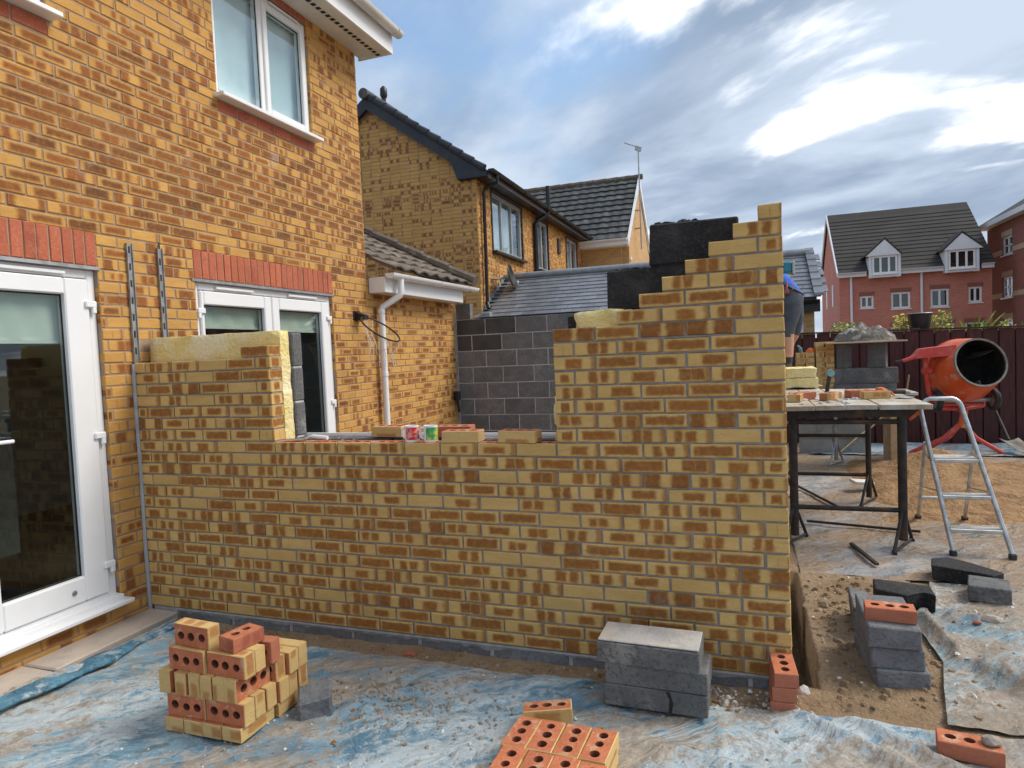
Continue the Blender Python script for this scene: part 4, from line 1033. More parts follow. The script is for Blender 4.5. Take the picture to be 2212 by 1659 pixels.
# red brick houses across the fence
def window_x(parent, y, xa, xb, za, zb, n, mat='upvc', w=.09, pane='glass'):
    f = MB(); t = .07
    for (a, b, c, d) in ((xa, xa+w, za, zb), (xb-w, xb, za, zb), (xa+w, xb-w, zb-w, zb), (xa+w, xb-w, za, za+w)): f.bbox((a+b)/2, y, (c+d)/2, b-a, t, d-c, .008)
    for i in range(1, n):
        c = xa+(xb-xa)*i/n; f.bbox(c, y, (za+zb)/2, w, t*.9, zb-za-2*w, .006)
    fo = f.build('window', mat, parent)
    for i in range(n):
        a = xa+w+(xb-xa-2*w)*i/n; b = xa+w+(xb-xa-2*w)*(i+1)/n
        m = MB(); m.box(a, b, y+.005, y+.01, za+w, zb-w); m.build('glass_pane', pane, fo)
    s = MB(); s.bbox((xa+xb)/2, y-.05, za-.03, xb-xa+.08, .14, .05, .008); s.build('window_sill', 'upvc', fo)
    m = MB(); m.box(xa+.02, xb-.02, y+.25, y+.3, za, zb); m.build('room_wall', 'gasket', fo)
    return fo
rh = thing('brick_house', 'red brick house with two white gabled dormers and dark tiled roof', 'house', (11.7, 38, G))
RX0, RX1, RYF, RYR, RZE, RZR = 8.42, 14.95, 34.0, 38.0, 4.78, 8.42
m = MB()
# facade in strips round the openings
ops = [(9.35, 9.96, 3.05, 3.66), (10.73, 11.56, 2.94, 3.75), (12.42, 13.19, 2.91, 3.79), (14.0, 14.55, 3.04, 3.79)]
gro = [(10.7, 11.55, 1.0, 2.05), (13.0, 13.4, .9, 2.1), (13.85, 14.6, 1.0, 2.1)]
xs = sorted({RX0, RX1, *[q for o in ops+gro for q in o[:2]]}); zs = sorted({G-.2, RZE, *[q for o in ops+gro for q in o[2:]]})
for a, b in zip(xs, xs[1:]):
    for c, d in zip(zs, zs[1:]):
        cx, cz = (a+b)/2, (c+d)/2
        if any(o[0] < cx < o[1] and o[2] < cz < o[3] for o in ops+gro): continue
        m.box(a, b, RYF, RYF+.3, c, d)
m.prism([(RX0, RYF+.3, G-.2), (RX0, 42, G-.2), (RX0, 42, RZE), (RX0, RYR, RZR-.15), (RX0, RYF+.3, RZE)], (.3, 0, 0)); m.build('wall', 'far_red', rh)
for o in ops: window_x(rh, RYF+.08, *o, 2)
for o in gro: window_x(rh, RYF+.08, *o, 2)
m = MB()
for o in ops+gro: m.box(o[0]-.05, o[1]+.05, RYF-.012, RYF+.05, o[3]+.01, o[3]+.2)
m.build('brick_arch', 'far_dkred', rh)
m = MB(); m.prism([(RX0-.08, RYF-.3, RZE-.05), (RX0-.08, RYF-.3, RZE+.06), (RX0-.08, RYR, RZR+.08), (RX0-.08, 42.3, RZE+.06), (RX0-.08, 42.3, RZE-.05), (RX0-.08, RYR, RZR-.06)], (RX1-RX0+.16, 0, 0)); m.build('roof', 'tile_far', rh)
svr = Vector((0, RYR-RYF+.3, RZR-RZE+.02)).normalized(); nrr = Vector((0, -svr.z, svr.y))
for i in range(15):
    a = Vector((RX0-.08, RYF-.3, RZE+.065))+svr*(i*.345)+nrr*.02; v = MB(); b = a+svr*.36-nrr*.03
    L = Vector((RX1-RX0+.16, 0, 0)); v.hexa([a-nrr*.05, a-nrr*.05+L, b-nrr*.04+L, b-nrr*.04, a, a+L, b+L, b]); v.build('tile_course', 'tile_far', rh)
m = MB(); m.prism([(RX0-.14, RYF-.3, RZE-.1), (RX0-.14, RYF-.3, RZE+.08), (RX0-.14, RYR, RZR+.1), (RX0-.14, 42.3, RZE+.08), (RX0-.14, 42.3, RZE-.1), (RX0-.14, RYR, RZR-.12)], (.06, 0, 0)); m.build('bargeboard', 'render_white', rh)
for a, b in ((RX0-.1, 9.6), (11.06, 12.9), (14.45, RX1)):
    m = MB(); m.box(a, b, RYF-.34, RYF-.3, RZE-.16, RZE+.03); m.build('fascia_board', 'render_white', rh); gutter(rh, (a, RYF-.4, RZE+.06), (b, RYF-.4, RZE+.06), .06, 'render_white')
for x in (8.95, 12.03):
    m = MB(); m.tube([(x, RYF-.36, RZE), (x, RYF-.08, RZE-.2), (x, RYF-.08, G)], .06, 8); m.build('downpipe', 'render_white', rh, True)
for (xa, xb, gx0, gx1, pk) in ((9.82, 10.96, 9.55, 11.08, 6.33), (13.05, 14.2, 12.86, 14.48, 6.32)):
    cx = (xa+xb)/2; m = MB()
    DF = RYF-.46; m.box(xa-.12, xa, DF, 36.2, 4.5, 5.62); m.box(xb, xb+.12, DF, 36.2, 4.5, 5.62); m.box(xa, xb, DF, DF+.1, 4.5, 4.66)
    m.prism([(gx0, DF-.06, 5.56), (gx1, DF-.06, 5.56), (cx, DF-.06, pk)], (0, .12, 0)); dm = m.build('dormer', 'render_white', rh)
    m = MB(); m.prism([(gx0-.03, DF-.08, 5.54), (cx, DF-.08, pk+.03), (cx, DF-.08, pk+.1), (gx0-.08, DF-.08, 5.58)], (0, 3.0, 0)); m.prism([(gx1+.03, DF-.08, 5.54), (cx, DF-.08, pk+.03), (cx, DF-.08, pk+.1), (gx1+.08, DF-.08, 5.58)], (0, 3.0, 0)); m.build('dormer_roof', 'tile_far', rh)
    window_x(dm, DF+.05, xa+.02, xb-.02, 4.67, 5.55, 3)
for y in (36.6, 39.3):
    m = MB(); m.box(RX0-.03, RX0+.02, y-.18, y+.18, 3.3, 4.5); wo = m.build('window', 'render_white', rh); m = MB(); m.box(RX0-.04, RX0-.031, y-.11, y+.11, 3.4, 4.42); m.build('glass_pane', 'glass', wo)
dk = thing('brick_house', 'dark red brick building with cream bands beside the dormered house', 'house', (18, 30, G))
m = MB(); DX = 16.0
dops = [(34.75, 36.05, 5.33, 6.22), (34.75, 36.05, 3.25, 4.25), (31.5, 32.9, 5.33, 6.22), (31.5, 32.9, 3.25, 4.25), (34.75, 36.05, .8, 2.2)]
ys = sorted({22, 38.2, *[q for o in dops for q in o[:2]]}); zs = sorted({G-.2, 6.9, *[q for o in dops for q in o[2:]]})
for a, b in zip(ys, ys[1:]):
    for c, d in zip(zs, zs[1:]):
        if any(o[0] < (a+b)/2 < o[1] and o[2] < (c+d)/2 < o[3] for o in dops): continue
        m.box(DX, DX+.3, a, b, c, d)
m.box(DX+.3, DX+8, 37.9, 38.2, G-.2, 6.9); m.box(DX+.3, DX+8, 22, 22.3, G-.2, 6.9); m.build('wall', 'far_dkred', dk)
for (a, b, c, d) in dops:
    f = MB(); w = .09
    for (p, q, r_, s_) in ((a, a+w, c, d), (b-w, b, c, d), (a+w, b-w, d-w, d), (a+w, b-w, c, c+w), ((a+b)/2-.05, (a+b)/2+.05, c+w, d-w), (a+w, b-w, (c+d)/2-.03, (c+d)/2+.03)): f.box(DX+.05, DX+.11, p, q, r_, s_)
    fo = f.build('window', 'upvc', dk); p = MB(); p.box(DX+.09, DX+.095, a+w, b-w, c+w, d-w); p.build('glass_pane', 'glass', fo); p = MB(); p.box(DX+.3, DX+.35, a, b, c, d); p.build('roller_blind', 'blind', fo)
    s = MB(); s.box(DX-.08, DX+.06, a-.08, b+.08, c-.07, c-.01); s.build('window_sill', 'upvc', fo)
    h = MB(); h.box(DX-.02, DX+.04, a-.04, b+.04, d+.01, d+.27); h.build('window_head', 'cream_band', fo)
for z in (5.33, 3.2, 1.2):
    for a, b in ((22, 31.5), (32.9, 34.75), (36.05, 38.2)):
        s = MB(); s.box(DX-.015, DX+.02, a, b, z+.06, z+.30); s.build('stone_band', 'cream_band', dk)
m = MB(); m.prism([(DX-.45, 38.6, 6.95), (DX-.45, 21.6, 6.95), (DX+8.4, 21.6, 6.95), (DX+8.4, 38.6, 6.95)], (0, 0, .03)); m.build('soffit', 'render_white', dk)
m = MB(); m.add([(DX-.5, 38.7, 7.1), (DX-.5, 21.5, 7.1), (DX+8.5, 21.5, 7.1), (DX+8.5, 38.7, 7.1), (DX+4, 34.0, 10), (DX+4, 26, 10)], [(0, 1, 5, 4), (1, 2, 5), (2, 3, 4, 5), (3, 0, 4)]); m.build('roof', 'tile_far', dk)
m = MB(); m.box(DX-.53, DX-.48, 21.5, 38.7, 6.88, 7.12); m.build('fascia_board', 'render_white', dk)
# far brick house seen past the end of the red one
# ================================================================== FENCE
fe = thing('fence', 'dark red painted board fence at the back of the garden', 'fence', (6.8, 8.3, G))
rg = random.Random(5); x = 3.3; i = 0
while x < 10.2:
    w = .205; m = MB(); zt = 1.69-.014*(x-4.6)+rg.uniform(-.006, .006); dy = .012*(i % 2)
    m.bbox(x+w/2-.005, 8.3+dy, (zt+G-.02)/2, w-.018, .022, zt-G+.02, .004); m.build('board', 'fence_paint', fe); x += w; i += 1
m = MB(); m.box(3.3, 10.2, 8.323, 8.36, G-.02, 1.625); m.build('backing_rail', 'fence_paint', fe)
m = MB(); m.box(3.25, 10.2, 8.285, 8.36, 1.625, 1.655)
cp = MB(); cp.hexa([(3.3, 8.27, 1.715), (10.2, 8.27, 1.62), (10.2, 8.37, 1.62), (3.3, 8.37, 1.715), (3.3, 8.27, 1.74), (10.2, 8.27, 1.645), (10.2, 8.37, 1.645), (3.3, 8.37, 1.74)]); cp.build('capping_rail', 'fence_paint', fe)
for x in (4.5, 6.35, 8.2):
    m = MB(); m.bbox(x, 8.40, .82, .09, .08, 1.78, .006); m.build('post', 'fence_paint', fe)

# planting beyond the fence
def blade(mb, base, tip, w, sag=.1, n=6):
    base, tip = Vector(base), Vector(tip); d = tip-base; s = d.cross(Vector((0, 1, .2))).normalized(); vs = []
    for i in range(n+1):
        t = i/n; p = base+d*t+Vector((0, 0, -sag*t*t)); ww = w*(1-t)**.6*(.6+.6*min(1, t*3))
        vs += [p-s*ww, p+s*ww+Vector((0, .01, 0))]
    mb.add(vs, [(2*i, 2*i+1, 2*i+3, 2*i+2) for i in range(n)])
def spiky(x, y, h, n, seed, label, mat='leaf_lime'):
    rg = random.Random(seed); t = thing('spiky_plant', label, 'plant', (x, y, G))
    s = MB(); s.tube([(x, y, G-.05), (x, y, h*.62)], [.05, .035], 8); s.build('stem', 'stone', t, True)
    for k in range(n):
        a = rg.uniform(0, 6.28); l = rg.uniform(.35, .75); b = MB()
        blade(b, (x, y, h*.6), (x+math.cos(a)*l*.8, y+math.sin(a)*l*.35, h*.6+rg.uniform(.25, .8)*l+.12), .022, rg.uniform(.02, .12)); b.build('leaf', mat if rg.random() < .6 else 'leaf_green', t, 'all')
spiky(7.25, 8.95, 2.35, 20, 1, 'yellow-green sword-leaved plant rising beside the shovel end of the fence')
spiky(7.95, 9.0, 2.3, 20, 2, 'sword-leaved plant with pale broad leaves at the far end of the fence', 'leaf_green')
spiky(6.62, 8.75, 2.2, 9, 3, 'few lime green sword leaves next to the black planter')
def bush(x, y, z0, z1, r, n, seed, label, mats, leaf=.03, name='flowering_shrub'):
    rg = random.Random(seed); t = thing(name, label, 'shrub', (x, y, G))
    s = MB()
    for k in range(9):
        a = rg.uniform(0, 6.28); s.tube([(x, y, G-.05), (x+.3*r*math.cos(a), y+.3*r*math.sin(a), (z0+z1)/2), (x+r*.8*math.cos(a), y+r*.8*math.sin(a), z1-.05)], [.012, .008, .004], 5)
    s.build('stem', 'stone', t, True)
    for mt, fr in mats:
        b = MB()
        for k in range(int(n*fr)):
            a = rg.uniform(0, 6.28); q = rg.random()**.5*r; z = rg.uniform(z0, z1); q *= 1-.3*((z-z0)/(z1-z0))
            c = Vector((x+q*math.cos(a), y+q*math.sin(a), z+.05*math.sin(a*3))); u = Vector((rg.uniform(-1, 1), rg.uniform(-1, 1), rg.uniform(-.6, .6))).normalized()*leaf; w = u.orthogonal().normalized()*leaf*.5
            b.add([c-u, c-w, c+u, c+w], [(0, 1, 2, 3)])
        b.build('foliage', mt, t)
bush(6.24, 8.85, 1.3, 1.92, .16, 420, 4, 'yellow flowering shrub against the left side of the black planter', [('flower_yellow', .6), ('leaf_green', .4)])
bush(6.78, 8.9, 1.3, 1.93, .24, 700, 5, 'wider yellow flowering shrub between the planter and the sword leaves', [('flower_yellow', .55), ('leaf_green', .45)])
bush(5.42, 8.8, 1.2, 1.82, .3, 800, 6, 'small pale green bush peeping over the fence by the mortar heap', [('leaf_green', .6), ('leaf_lime', .4)], name='green_bush')
bush(7.6, 8.9, 1.2, 1.72, .3, 500, 7, 'low mixed greenery along the fence top among the sword leaves', [('leaf_green', .7), ('flower_yellow', .3)], name='green_bush')
pl = thing('planter', 'black tapered planter on a stand behind the fence', 'planter', (6.45, 8.62, G))
m = MB(); 
def taper(mb, cx, cy, w0, w1, z0, z1, th=.02):
    def ring(w, z): return [(cx-w, cy-w, z), (cx+w, cy-w, z), (cx+w, cy+w, z), (cx-w, cy+w, z)]
    vs = ring(w0, z0)+ring(w1, z1)+ring(w1-th, z1)+ring(w1-th*1.5, z1-.05)
    mb.add(vs, [(3, 2, 1, 0)]+[(a+k, a+(k+1) % 4, b+(k+1) % 4, b+k) for a, b in ((0, 4), (4, 8), (8, 12)) for k in range(4)]+[(12, 13, 14, 15)])
m.lathe([(0, 1.5), (.10, 1.5), (.115, 1.56), (.165, 1.90), (.175, 1.94), (.16, 1.945), (.15, 1.9), (0, 1.9)], 20, Matrix.Translation((6.45, 8.62, 0))); m.build('pot', 'pot_black', pl, True)
m = MB(); m.bbox(6.45, 8.62, 1.47, .34, .34, .05, .005)
for dx in (-.13, .13):
    for dy in (-.13, .13): m.box(6.45+dx-.02, 6.45+dx+.02, 8.62+dy-.02, 8.62+dy+.02, G-.05, 1.45)
m.build('stand', 'timber', pl)
m = MB(); m.lathe([(.158, 1.938), (.172, 1.946), (.18, 1.94), (.176, 1.932)], 20, Matrix.Translation((6.45, 8.62, 0))); m.build('rim', 'galv', pl, True)

# ================================================================== LOOSE BRICKS AND BLOCKS
# stack by the doorstep: layers of buff bricks
gA = 'bricks stacked by the doorstep'
rs = random.Random(3)
jt = lambda a=.004: rs.uniform(-a, a)
ORD = ('first', 'second', 'third', 'fourth', 'fifth', 'sixth'); ORDX = ORD+('seventh', 'eighth', 'ninth', 'tenth', 'eleventh')
X0s, Y0s = 1.335, -1.085; zb = -.048
FILE = ('doorstep file', 'rubble file')
for j in range(2):
    for i in range(4):
        pbrick((X0s+.054+i*.107+jt()+.02*j, Y0s+.088+j*.226+jt(), zb+.033), FLAT(R(90)+jt(.02)), 'flat brick in bottom layer of doorstep stack, %s from doorstep, %s' % (ORD[i], ('row away from wall', 'row nearer wall')[j]), gA)
z = zb+.066
for i in range(2):
    for j in range(6): pbrick((X0s+.109+i*.219+jt()+(.012 if j > 2 else 0), Y0s+.034+j*.07+jt(.003), z+.052), EDGE(jt(.02)), 'on-edge brick, second layer of doorstep stack, %s, %s from the wall' % (FILE[i], ORD[5-j]), gA)
z += .104
for i in range(6):
    pbrick((X0s+(-.005 if i == 0 else .02)+i*.071+jt(.003), Y0s+.10+jt(), z+.052), Euler((R(90), 0, R(90)+jt(.02))), 'end-on brick, third layer of doorstep stack, %s from the doorstep' % ORD[i], gA)
for i in range(2):
    for j in range(3): pbrick((X0s+.11+i*.219+.02*(j > 0)+jt(), Y0s+.250+j*.070, z+.052), EDGE(jt(.02)), 'on-edge brick, rear third layer of doorstep stack, %s, %s from the wall' % (FILE[i], ORD[2-j]), gA)
z += .104
for i in range(2):
    for j in range(2): pbrick((X0s+.114+i*.22+jt(), Y0s+.046+j*.068+jt(.003), z+.052), EDGE(R(-2)+jt(.02)), 'on-edge brick, fourth layer of doorstep stack, %s, %s row' % (FILE[i], ('front', 'rear')[j]), gA)
pbrick((X0s+.345, Y0s+.195, z+.052), Euler((R(90), 0, R(4))), 'red brick on edge at the back of the fourth layer of the doorstep stack', gA, True)
z += .104
pbrick((X0s+.135, Y0s+.062, z+.052), EDGE(R(-4)), 'buff brick on edge, the tallest brick on top of the doorstep stack', gA)
pbrick((X0s+.345, Y0s+.11, z+.033), FLAT(R(78)), 'broken red brick lying flat on top of the doorstep stack', gA, mesh=perf_mesh('house', 'red_face', .16, .1025, .065, rs, nh=2))
# half block and rubble
hb = MB(); hb.bbox(1.90, -.77, G+.06, .16, .16, .1, .012, 0, (.12, -.05, .55), .012); tag(hb.build('half_block', 'block_dark'), 'broken dark half block lying in grit beside the brick stack', 'block')
# perforated bricks at the bottom of the picture
gB = 'bricks laid flat on the blue sheet'
zt = .07
for lay_ in range(2):
    for j in range(3):
        for i in range(4):
            z = zt-.0325-.066*lay_
            pbrick((2.975+i*.1055+j*.008+jt(.003), -.865-j*.222+jt(.004)-.004*i+.0, z), FLAT(R(90)-R(2)+jt(.02)), 'salmon brick, %s layer of the low pile, %s, %s from grey blocks' % (('top', 'lower')[lay_], ('row nearest wall', 'middle row', 'row farthest from wall')[j], ORD[3-i]), gB)
pbrick((3.005, -.605, .008), Euler((R(-6), R(-4), R(16))), 'salmon perforated brick lying askew behind the low pile on the blue sheet', gB)
# stack of three grey blocks in front of the wall
gC = 'grey concrete blocks stacked against the new wall'
for k, (dx, dy, rz) in enumerate(((.012, .0, .0), (.016, .004, -.01), (-.012, -.01, -.03))):
    m = MB(); m.bbox(0, 0, 0, .465, .215, .1, .005, 0, None, .004); o = m.build('block', 'block_grey', None)
    o.location = (3.43+dx, -.275+dy, -.045+.051+k*.101); o.rotation_euler = (0, 0, rz)
    tag(o, ('cracked grey block at the bottom of the stack against the new wall', 'middle grey block of the stack against the new wall', 'pale-topped grey block on top of the stack against the new wall')[k], 'block', gC)
    if k == 0:
        c = MB(); c.add([(.06, -.1105, -.045), (.075, -.1105, -.045), (.082, -.1105, .0), (.066, -.1105, .012), (.05, -.1105, .05), (.068, -.1105, .05)], [(0, 1, 2, 3), (3, 2, 5, 4)])
        q = c.mesh('crack', 'gasket'); co = bpy.data.objects.new('crack', q); COL.objects.link(co); co.parent = o
    if k == 2:
        c = MB(); c.bbox(0, 0, .0535, .452, .204, .008, .003); q = c.mesh('pale_top_layer', 'block_top'); co = bpy.data.objects.new('pale_top_layer', q); COL.objects.link(co); co.parent = o  # thin slab in a paler tone covering the top face
# red bricks at the end of the wall
gD = 'red bricks piled at the right end of the new wall'
for k in range(3):
    pbrick((3.985+.006*k, -.115+.004*k, G-.02+.034+k*.066), FLAT(R(90+2*k)), ('red brick at the bottom of the short pile by the wall end', 'red brick in the middle of the short pile by the wall end', 'red brick with open hole on top of the short pile by the wall end')[k], gD, True)
# dark blocks stacked beyond the trench
gE = 'dark blocks stacked beside the trench'
for k in range(3):
    m = MB(); m.bbox(0, 0, 0, .225, .44, .1, .006, 0, None, .003); o = m.build('block', 'block_dark' if k < 2 else 'block_dark')
    o.location = (4.51-.006*k, .345+.01*(k % 2), G-.01+.051+k*.101); o.rotation_euler = (0, 0, R(5-3*k))
    tag(o, ('bottom dark block of the stack under the red brick beside the trench', 'middle dark block of the stack under the red brick beside the trench', 'top dark block of the stack under the red brick beside the trench')[k], 'block', gE)
pbrick((4.495, .245, G-.01+.303+.034), FLAT(R(-4)), 'red perforated brick lying on top of the dark block stack', None, True)
def broken(name, poly, z0, h, mat, label, seed, loc=(0, 0, 0), rot=(0, 0, 0)):
    rg = random.Random(seed); m = MB(); n = len(poly)
    a = [Vector((x, y, z0)) for x, y in poly]; b = [Vector((x+rg.uniform(-.012, .012), y+rg.uniform(-.012, .012), z0+h)) for x, y in poly]
    bm = bmesh.new(); va = [bm.verts.new(q) for q in a]; vb = [bm.verts.new(q) for q in b]
    bm.faces.new(list(reversed(va))); bm.faces.new(vb)
    for i in range(n): bm.faces.new((va[i], va[(i+1) % n], vb[(i+1) % n], vb[i]))
    bmesh.ops.bevel(bm, geom=list(bm.edges), offset=.006, segments=1, affect='EDGES')
    me = bpy.data.meshes.new(name); bm.to_mesh(me); bm.free(); me.materials.append(MATS[mat])
    return tag(put(name, me, None, loc, rot), label, 'block')
broken('broken_block', [(5.02, 1.74), (5.2, 1.66), (5.32, 1.60), (5.40, 1.66), (5.36, 1.75), (5.25, 1.86), (5.15, 1.97), (5.05, 1.9)], G+.01, .1, 'block_black', 'large broken black block lying in front of the step ladder', 1)
broken('broken_block', [(4.57, 1.16), (4.74, 1.10), (4.83, 1.16), (4.89, 1.12), (4.90, 1.28), (4.74, 1.34), (4.60, 1.36)], G+.01, .11, 'block_black', 'jagged black block fragment behind the stack with the red brick', 2)
m = MB(); m.bbox(5.26, 1.46, G+.06, .22, .21, .1, .006, 0, (0, 0, -.25), .003); tag(m.build('half_block', 'block_grey'), 'clean-cut grey half block beside the large broken black one', 'block')
broken('broken_block', [(4.40, .66), (4.47, .62), (4.50, .95), (4.42, 1.0)], G+.01, .17, 'block_grey', 'narrow grey block piece standing behind the dark block stack', 3)
lo = pbrick((4.655, -.372, G+.04), Euler((0, 0, R(-9))), 'lone red perforated brick on the blue sheet with a stone on it', None, True)
def stone(loc, r, seed, label=None, mat='stone', group=None, sq=(1, .8, .55)):
    bm = bmesh.new(); bmesh.ops.create_icosphere(bm, subdivisions=2, radius=r)
    for v in bm.verts:
        v.co = Vector((v.co.x*sq[0], v.co.y*sq[1], v.co.z*sq[2]))*(1+.28*mn.noise(v.co/r*1.3+Vector((seed, 0, 0))))
    me = bpy.data.meshes.new('stone'); bm.to_mesh(me); bm.free(); me.materials.append(MATS[mat])
    o = put('stone', me, None, loc)
    return tag(o, label, 'stone', group)
stone((4.725, -.385, G+.088), .036, 1, 'round dusty stone sitting on the lone red brick')
stone((5.145, 1.03, G+.035), .055, 2, 'smooth pebble on the pale sheet beyond the dark block stack')
stone((4.92, 1.33, G+.03), .03, 3, 'little dark stone between the broken blocks')
stone((5.06, .98, G+.03), .022, 4, 'red brick chip beside the smooth pebble', 'red_face')
stone((2.05, -.115, G+.0), .03, 6, 'red brick chip on the soil strip below the new wall', 'soldier_red', None, (1.3, .7, .6))
stone((4.085, -.03, G+.0), .05, 7, 'pale lump of mortar at the foot of the red brick pile', 'paper', None, (.7, .5, .9))
# grit and gravel scattered over sheets and soil
def gravel(n, region, seed, mats, rmin, rmax, zf, label):
    rg = random.Random(seed); m = MB()
    for k in range(n):
        x, y = region(rg); r = rmin+(rmax-rmin)*rg.random()**3; z = zf(x, y)
        q = [Vector((math.cos(a)*r*rg.uniform(.7, 1.2), math.sin(a)*r*rg.uniform(.7, 1.2), 0)) for a in (0, 1.26, 2.5, 3.77, 5.0)]
        t = Vector((rg.uniform(-.3, .3)*r, rg.uniform(-.3, .3)*r, r*rg.uniform(.5, .9)))
        c = Vector((x, y, z)); n0 = rg.randrange(len(mats))
        m.add([c+p for p in q]+[c+t+p*.5 for p in q], [(5, 6, 7, 8, 9)]+[(i, (i+1) % 5, 5+(i+1) % 5, 5+i) for i in range(5)], n0)
    o = m.build('gravel', mats); o['kind'] = 'stuff'; o['label'] = label; o['category'] = 'gravel'
def zt1(x, y):
    z = ground_h(x, min(y, -.32))+.014+.012*max(0, hn(x*1.6+y, y*.7, 3, 4))
    for f in FOLDS: z += ridge(x, y, *f)
    return z+.001
gs = lambda cx, cy, sx, sy: (lambda rg: (rg.gauss(cx, sx), min(-.24, rg.gauss(cy, sy))))
gravel(900, gs(2.25, -.62, .33, .13), 1, ['stone', 'block_light', 'stone', 'soil'], .003, .015, zt1, 'loose grit and mortar crumbs on the blue sheet')
gravel(500, gs(3.0, -1.1, .9, .5), 2, ['stone', 'paper', 'block_light'], .003, .012, zt1, 'scattered grit over the front of the blue sheet')
gravel(260, gs(1.75, -1.2, .5, .4), 5, ['stone', 'paper'], .003, .011, zt1, 'fine grit around the brick stack by the doorstep')
gravel(350, lambda rg: (rg.uniform(3.6, 4.06), rg.uniform(-.26, -.02)), 3, ['stone', 'soil', 'paper'], .004, .02, lambda x, y: ground_h(x, y), 'stony soil crumbs at the right foot of the new wall')
gravel(260, lambda rg: (rg.uniform(.4, 3.6), rg.uniform(-.17, -.01)), 6, ['stone', 'soil'], .003, .014, lambda x, y: ground_h(x, y), 'soil crumbs along the foot of the new wall')
gravel(500, lambda rg: (rg.uniform(4.2, 5.6), rg.uniform(.0, 1.9)), 4, ['stone', 'soil', 'paper'], .004, .016, lambda x, y: max(ground_h(x, y), h2(x, y) if x > interp(edge2, y)+.02 else -9), 'stony crumbs on the trampled soil beside the trench')

gravel(420, lambda rg: (rg.uniform(4.2, 4.8), rg.uniform(-.1, 1.7)), 14, ['soil'], .006, .034, lambda x, y: ground_h(x, y)-.003, 'clods of brown soil beside the trench')
gravel(330, lambda rg: (rg.uniform(.45, 4.05), rg.uniform(-.2, -.01)), 16, ['soil'], .005, .026, lambda x, y: ground_h(x, y)-.003, 'clods of soil along the foot of the new wall')
# sand heap
def sand():
    m = MB(); NX, NY = 90, 70; vs = []
    for j in range(NY+1):
        for i in range(NX+1):
            x = 4.9+4.2*i/NX; y = 3.2+3.6*j/NY
            d = math.hypot((x-6.0)/1.25, (y-5.2)/1.2)
            h = .23*math.exp(-((x-5.95)/.42)**2-((y-5.7)/.4)**2)+.09*max(0, 1-d*.7)+.05*max(0, hn(x, y, 2.2, 3))+.03*hn(x, y, 6, 1)+.012*hn(x, y, 18)
            ed = min(1, min(x-4.9, 9.1-x, y-3.2, 6.8-y)*2.2); ed = max(0, ed+.35*hn(x, y, 2.5, 8)-.15)
            vs.append((x, y, G-.02+min(1, ed*1.6)*(.03+max(0, h))))
    n = NX+1
    m.add(vs, [(j*n+i, j*n+i+1, (j+1)*n+i+1, (j+1)*n+i) for j in range(NY) for i in range(NX)])
    return tag(m.build('sand_heap', 'sand', None, 'all'), 'trampled heap of brown building sand in front of the mixer', 'sand heap')
sand()
m = MB(); m.bbox(5.02, 4.62, G+.10, .21, .14, .03, .006, 0, (.05, .1, .3)); tag(m.build('paper_scrap', 'paper'), 'white scrap lying on the sand behind the trestle', 'scrap')

# ================================================================== ON THE SILL OF THE OPENING
zs = 1.116
gS = 'bricks left on the window ledge of the new wall'
pbrick((1.80, .235, zs+.0335+.005), FLAT(R(-3)), 'brown-marked brick on the ledge beside the mugs, nearest the patio doors', gS)
pbrick((2.235, .235, zs+.0335+.005), FLAT(R(6)), 'dark red brick on the ledge directly behind the mugs', gS, True)
pbrick((2.365, .052, zs+.0335), FLAT(R(4)), 'pale brick with one red stripe on the ledge right of the mugs', gS)
pbrick((2.70, .055, zs+.0335), FLAT(R(-3)), 'buff brick with dark centre on the ledge nearest the tall brick pier', gS)
def mug(x, y, rz, mat, label):
    t = thing('mug', label, 'mug', (x, y, zs), rz)
    m = MB(); m.lathe([(0, .004), (.036, .004), (.039, .0), (.041, .006), (.041, .088), (.0405, .094), (.038, .094), (.037, .088), (.037, .012), (0, .010)], 28); put('cup', m.mesh('cup', 'ceramic', True), t, None, None, False)
    m = MB(); m.tube([(-.038, 0, .078), (-.055, 0, .08), (-.068, 0, .068), (-.071, 0, .048), (-.064, 0, .03), (-.05, 0, .018), (-.038, 0, .018)], .0065, 8); put('handle', m.mesh('handle', 'ceramic', True), t, None, None, False)
    m = MB(); vs = []; n = 14      # printed band round the outer side
    for i in range(n+1):
        a = R(-105)+R(150)*i/n
        for z in (.014, .04, .062, .086): vs.append((.0416*math.cos(a), .0416*math.sin(a), z))
    m.add(vs, [(i*4+k, (i+1)*4+k, (i+1)*4+k+1, i*4+k+1) for i in range(n) for k in range(3)]); put('print', m.mesh('print', mat, True), t, None, None, False)
mug(2.045, .05, R(-10), 'mug_red', 'white mug with a red printed side on the ledge of the opening')
mug(2.165, .052, R(0), 'mug_green', 'white mug with a green and yellow print on the ledge of the opening')
tr = thing('trowel', 'steel pointing trowel lying on the ledge by the left brick jamb', 'trowel', (1.25, .06, zs))
m = MB(); m.add([(1.15, .03, zs+.012), (1.29, .02, zs+.008), (1.32, .05, zs+.012), (1.28, .085, zs+.009), (1.15, .045, zs+.012), (1.15, .03, zs+.015), (1.29, .02, zs+.011), (1.32, .05, zs+.015), (1.28, .085, zs+.012), (1.15, .045, zs+.015)], [(4, 3, 2, 1, 0), (5, 6, 7, 8, 9)]+[(i, (i+1) % 5, 5+(i+1) % 5, 5+i) for i in range(5)]); m.build('blade', 'galv', tr)
m = MB(); m.tube([(1.31, .05, zs+.012), (1.345, .05, zs+.03), (1.37, .05, zs+.03)], .005, 6); m.tube([(1.365, .05, zs+.03), (1.47, .052, zs+.02)], [.011, .013], 8); m.build('handle', 'upvc', tr, True)
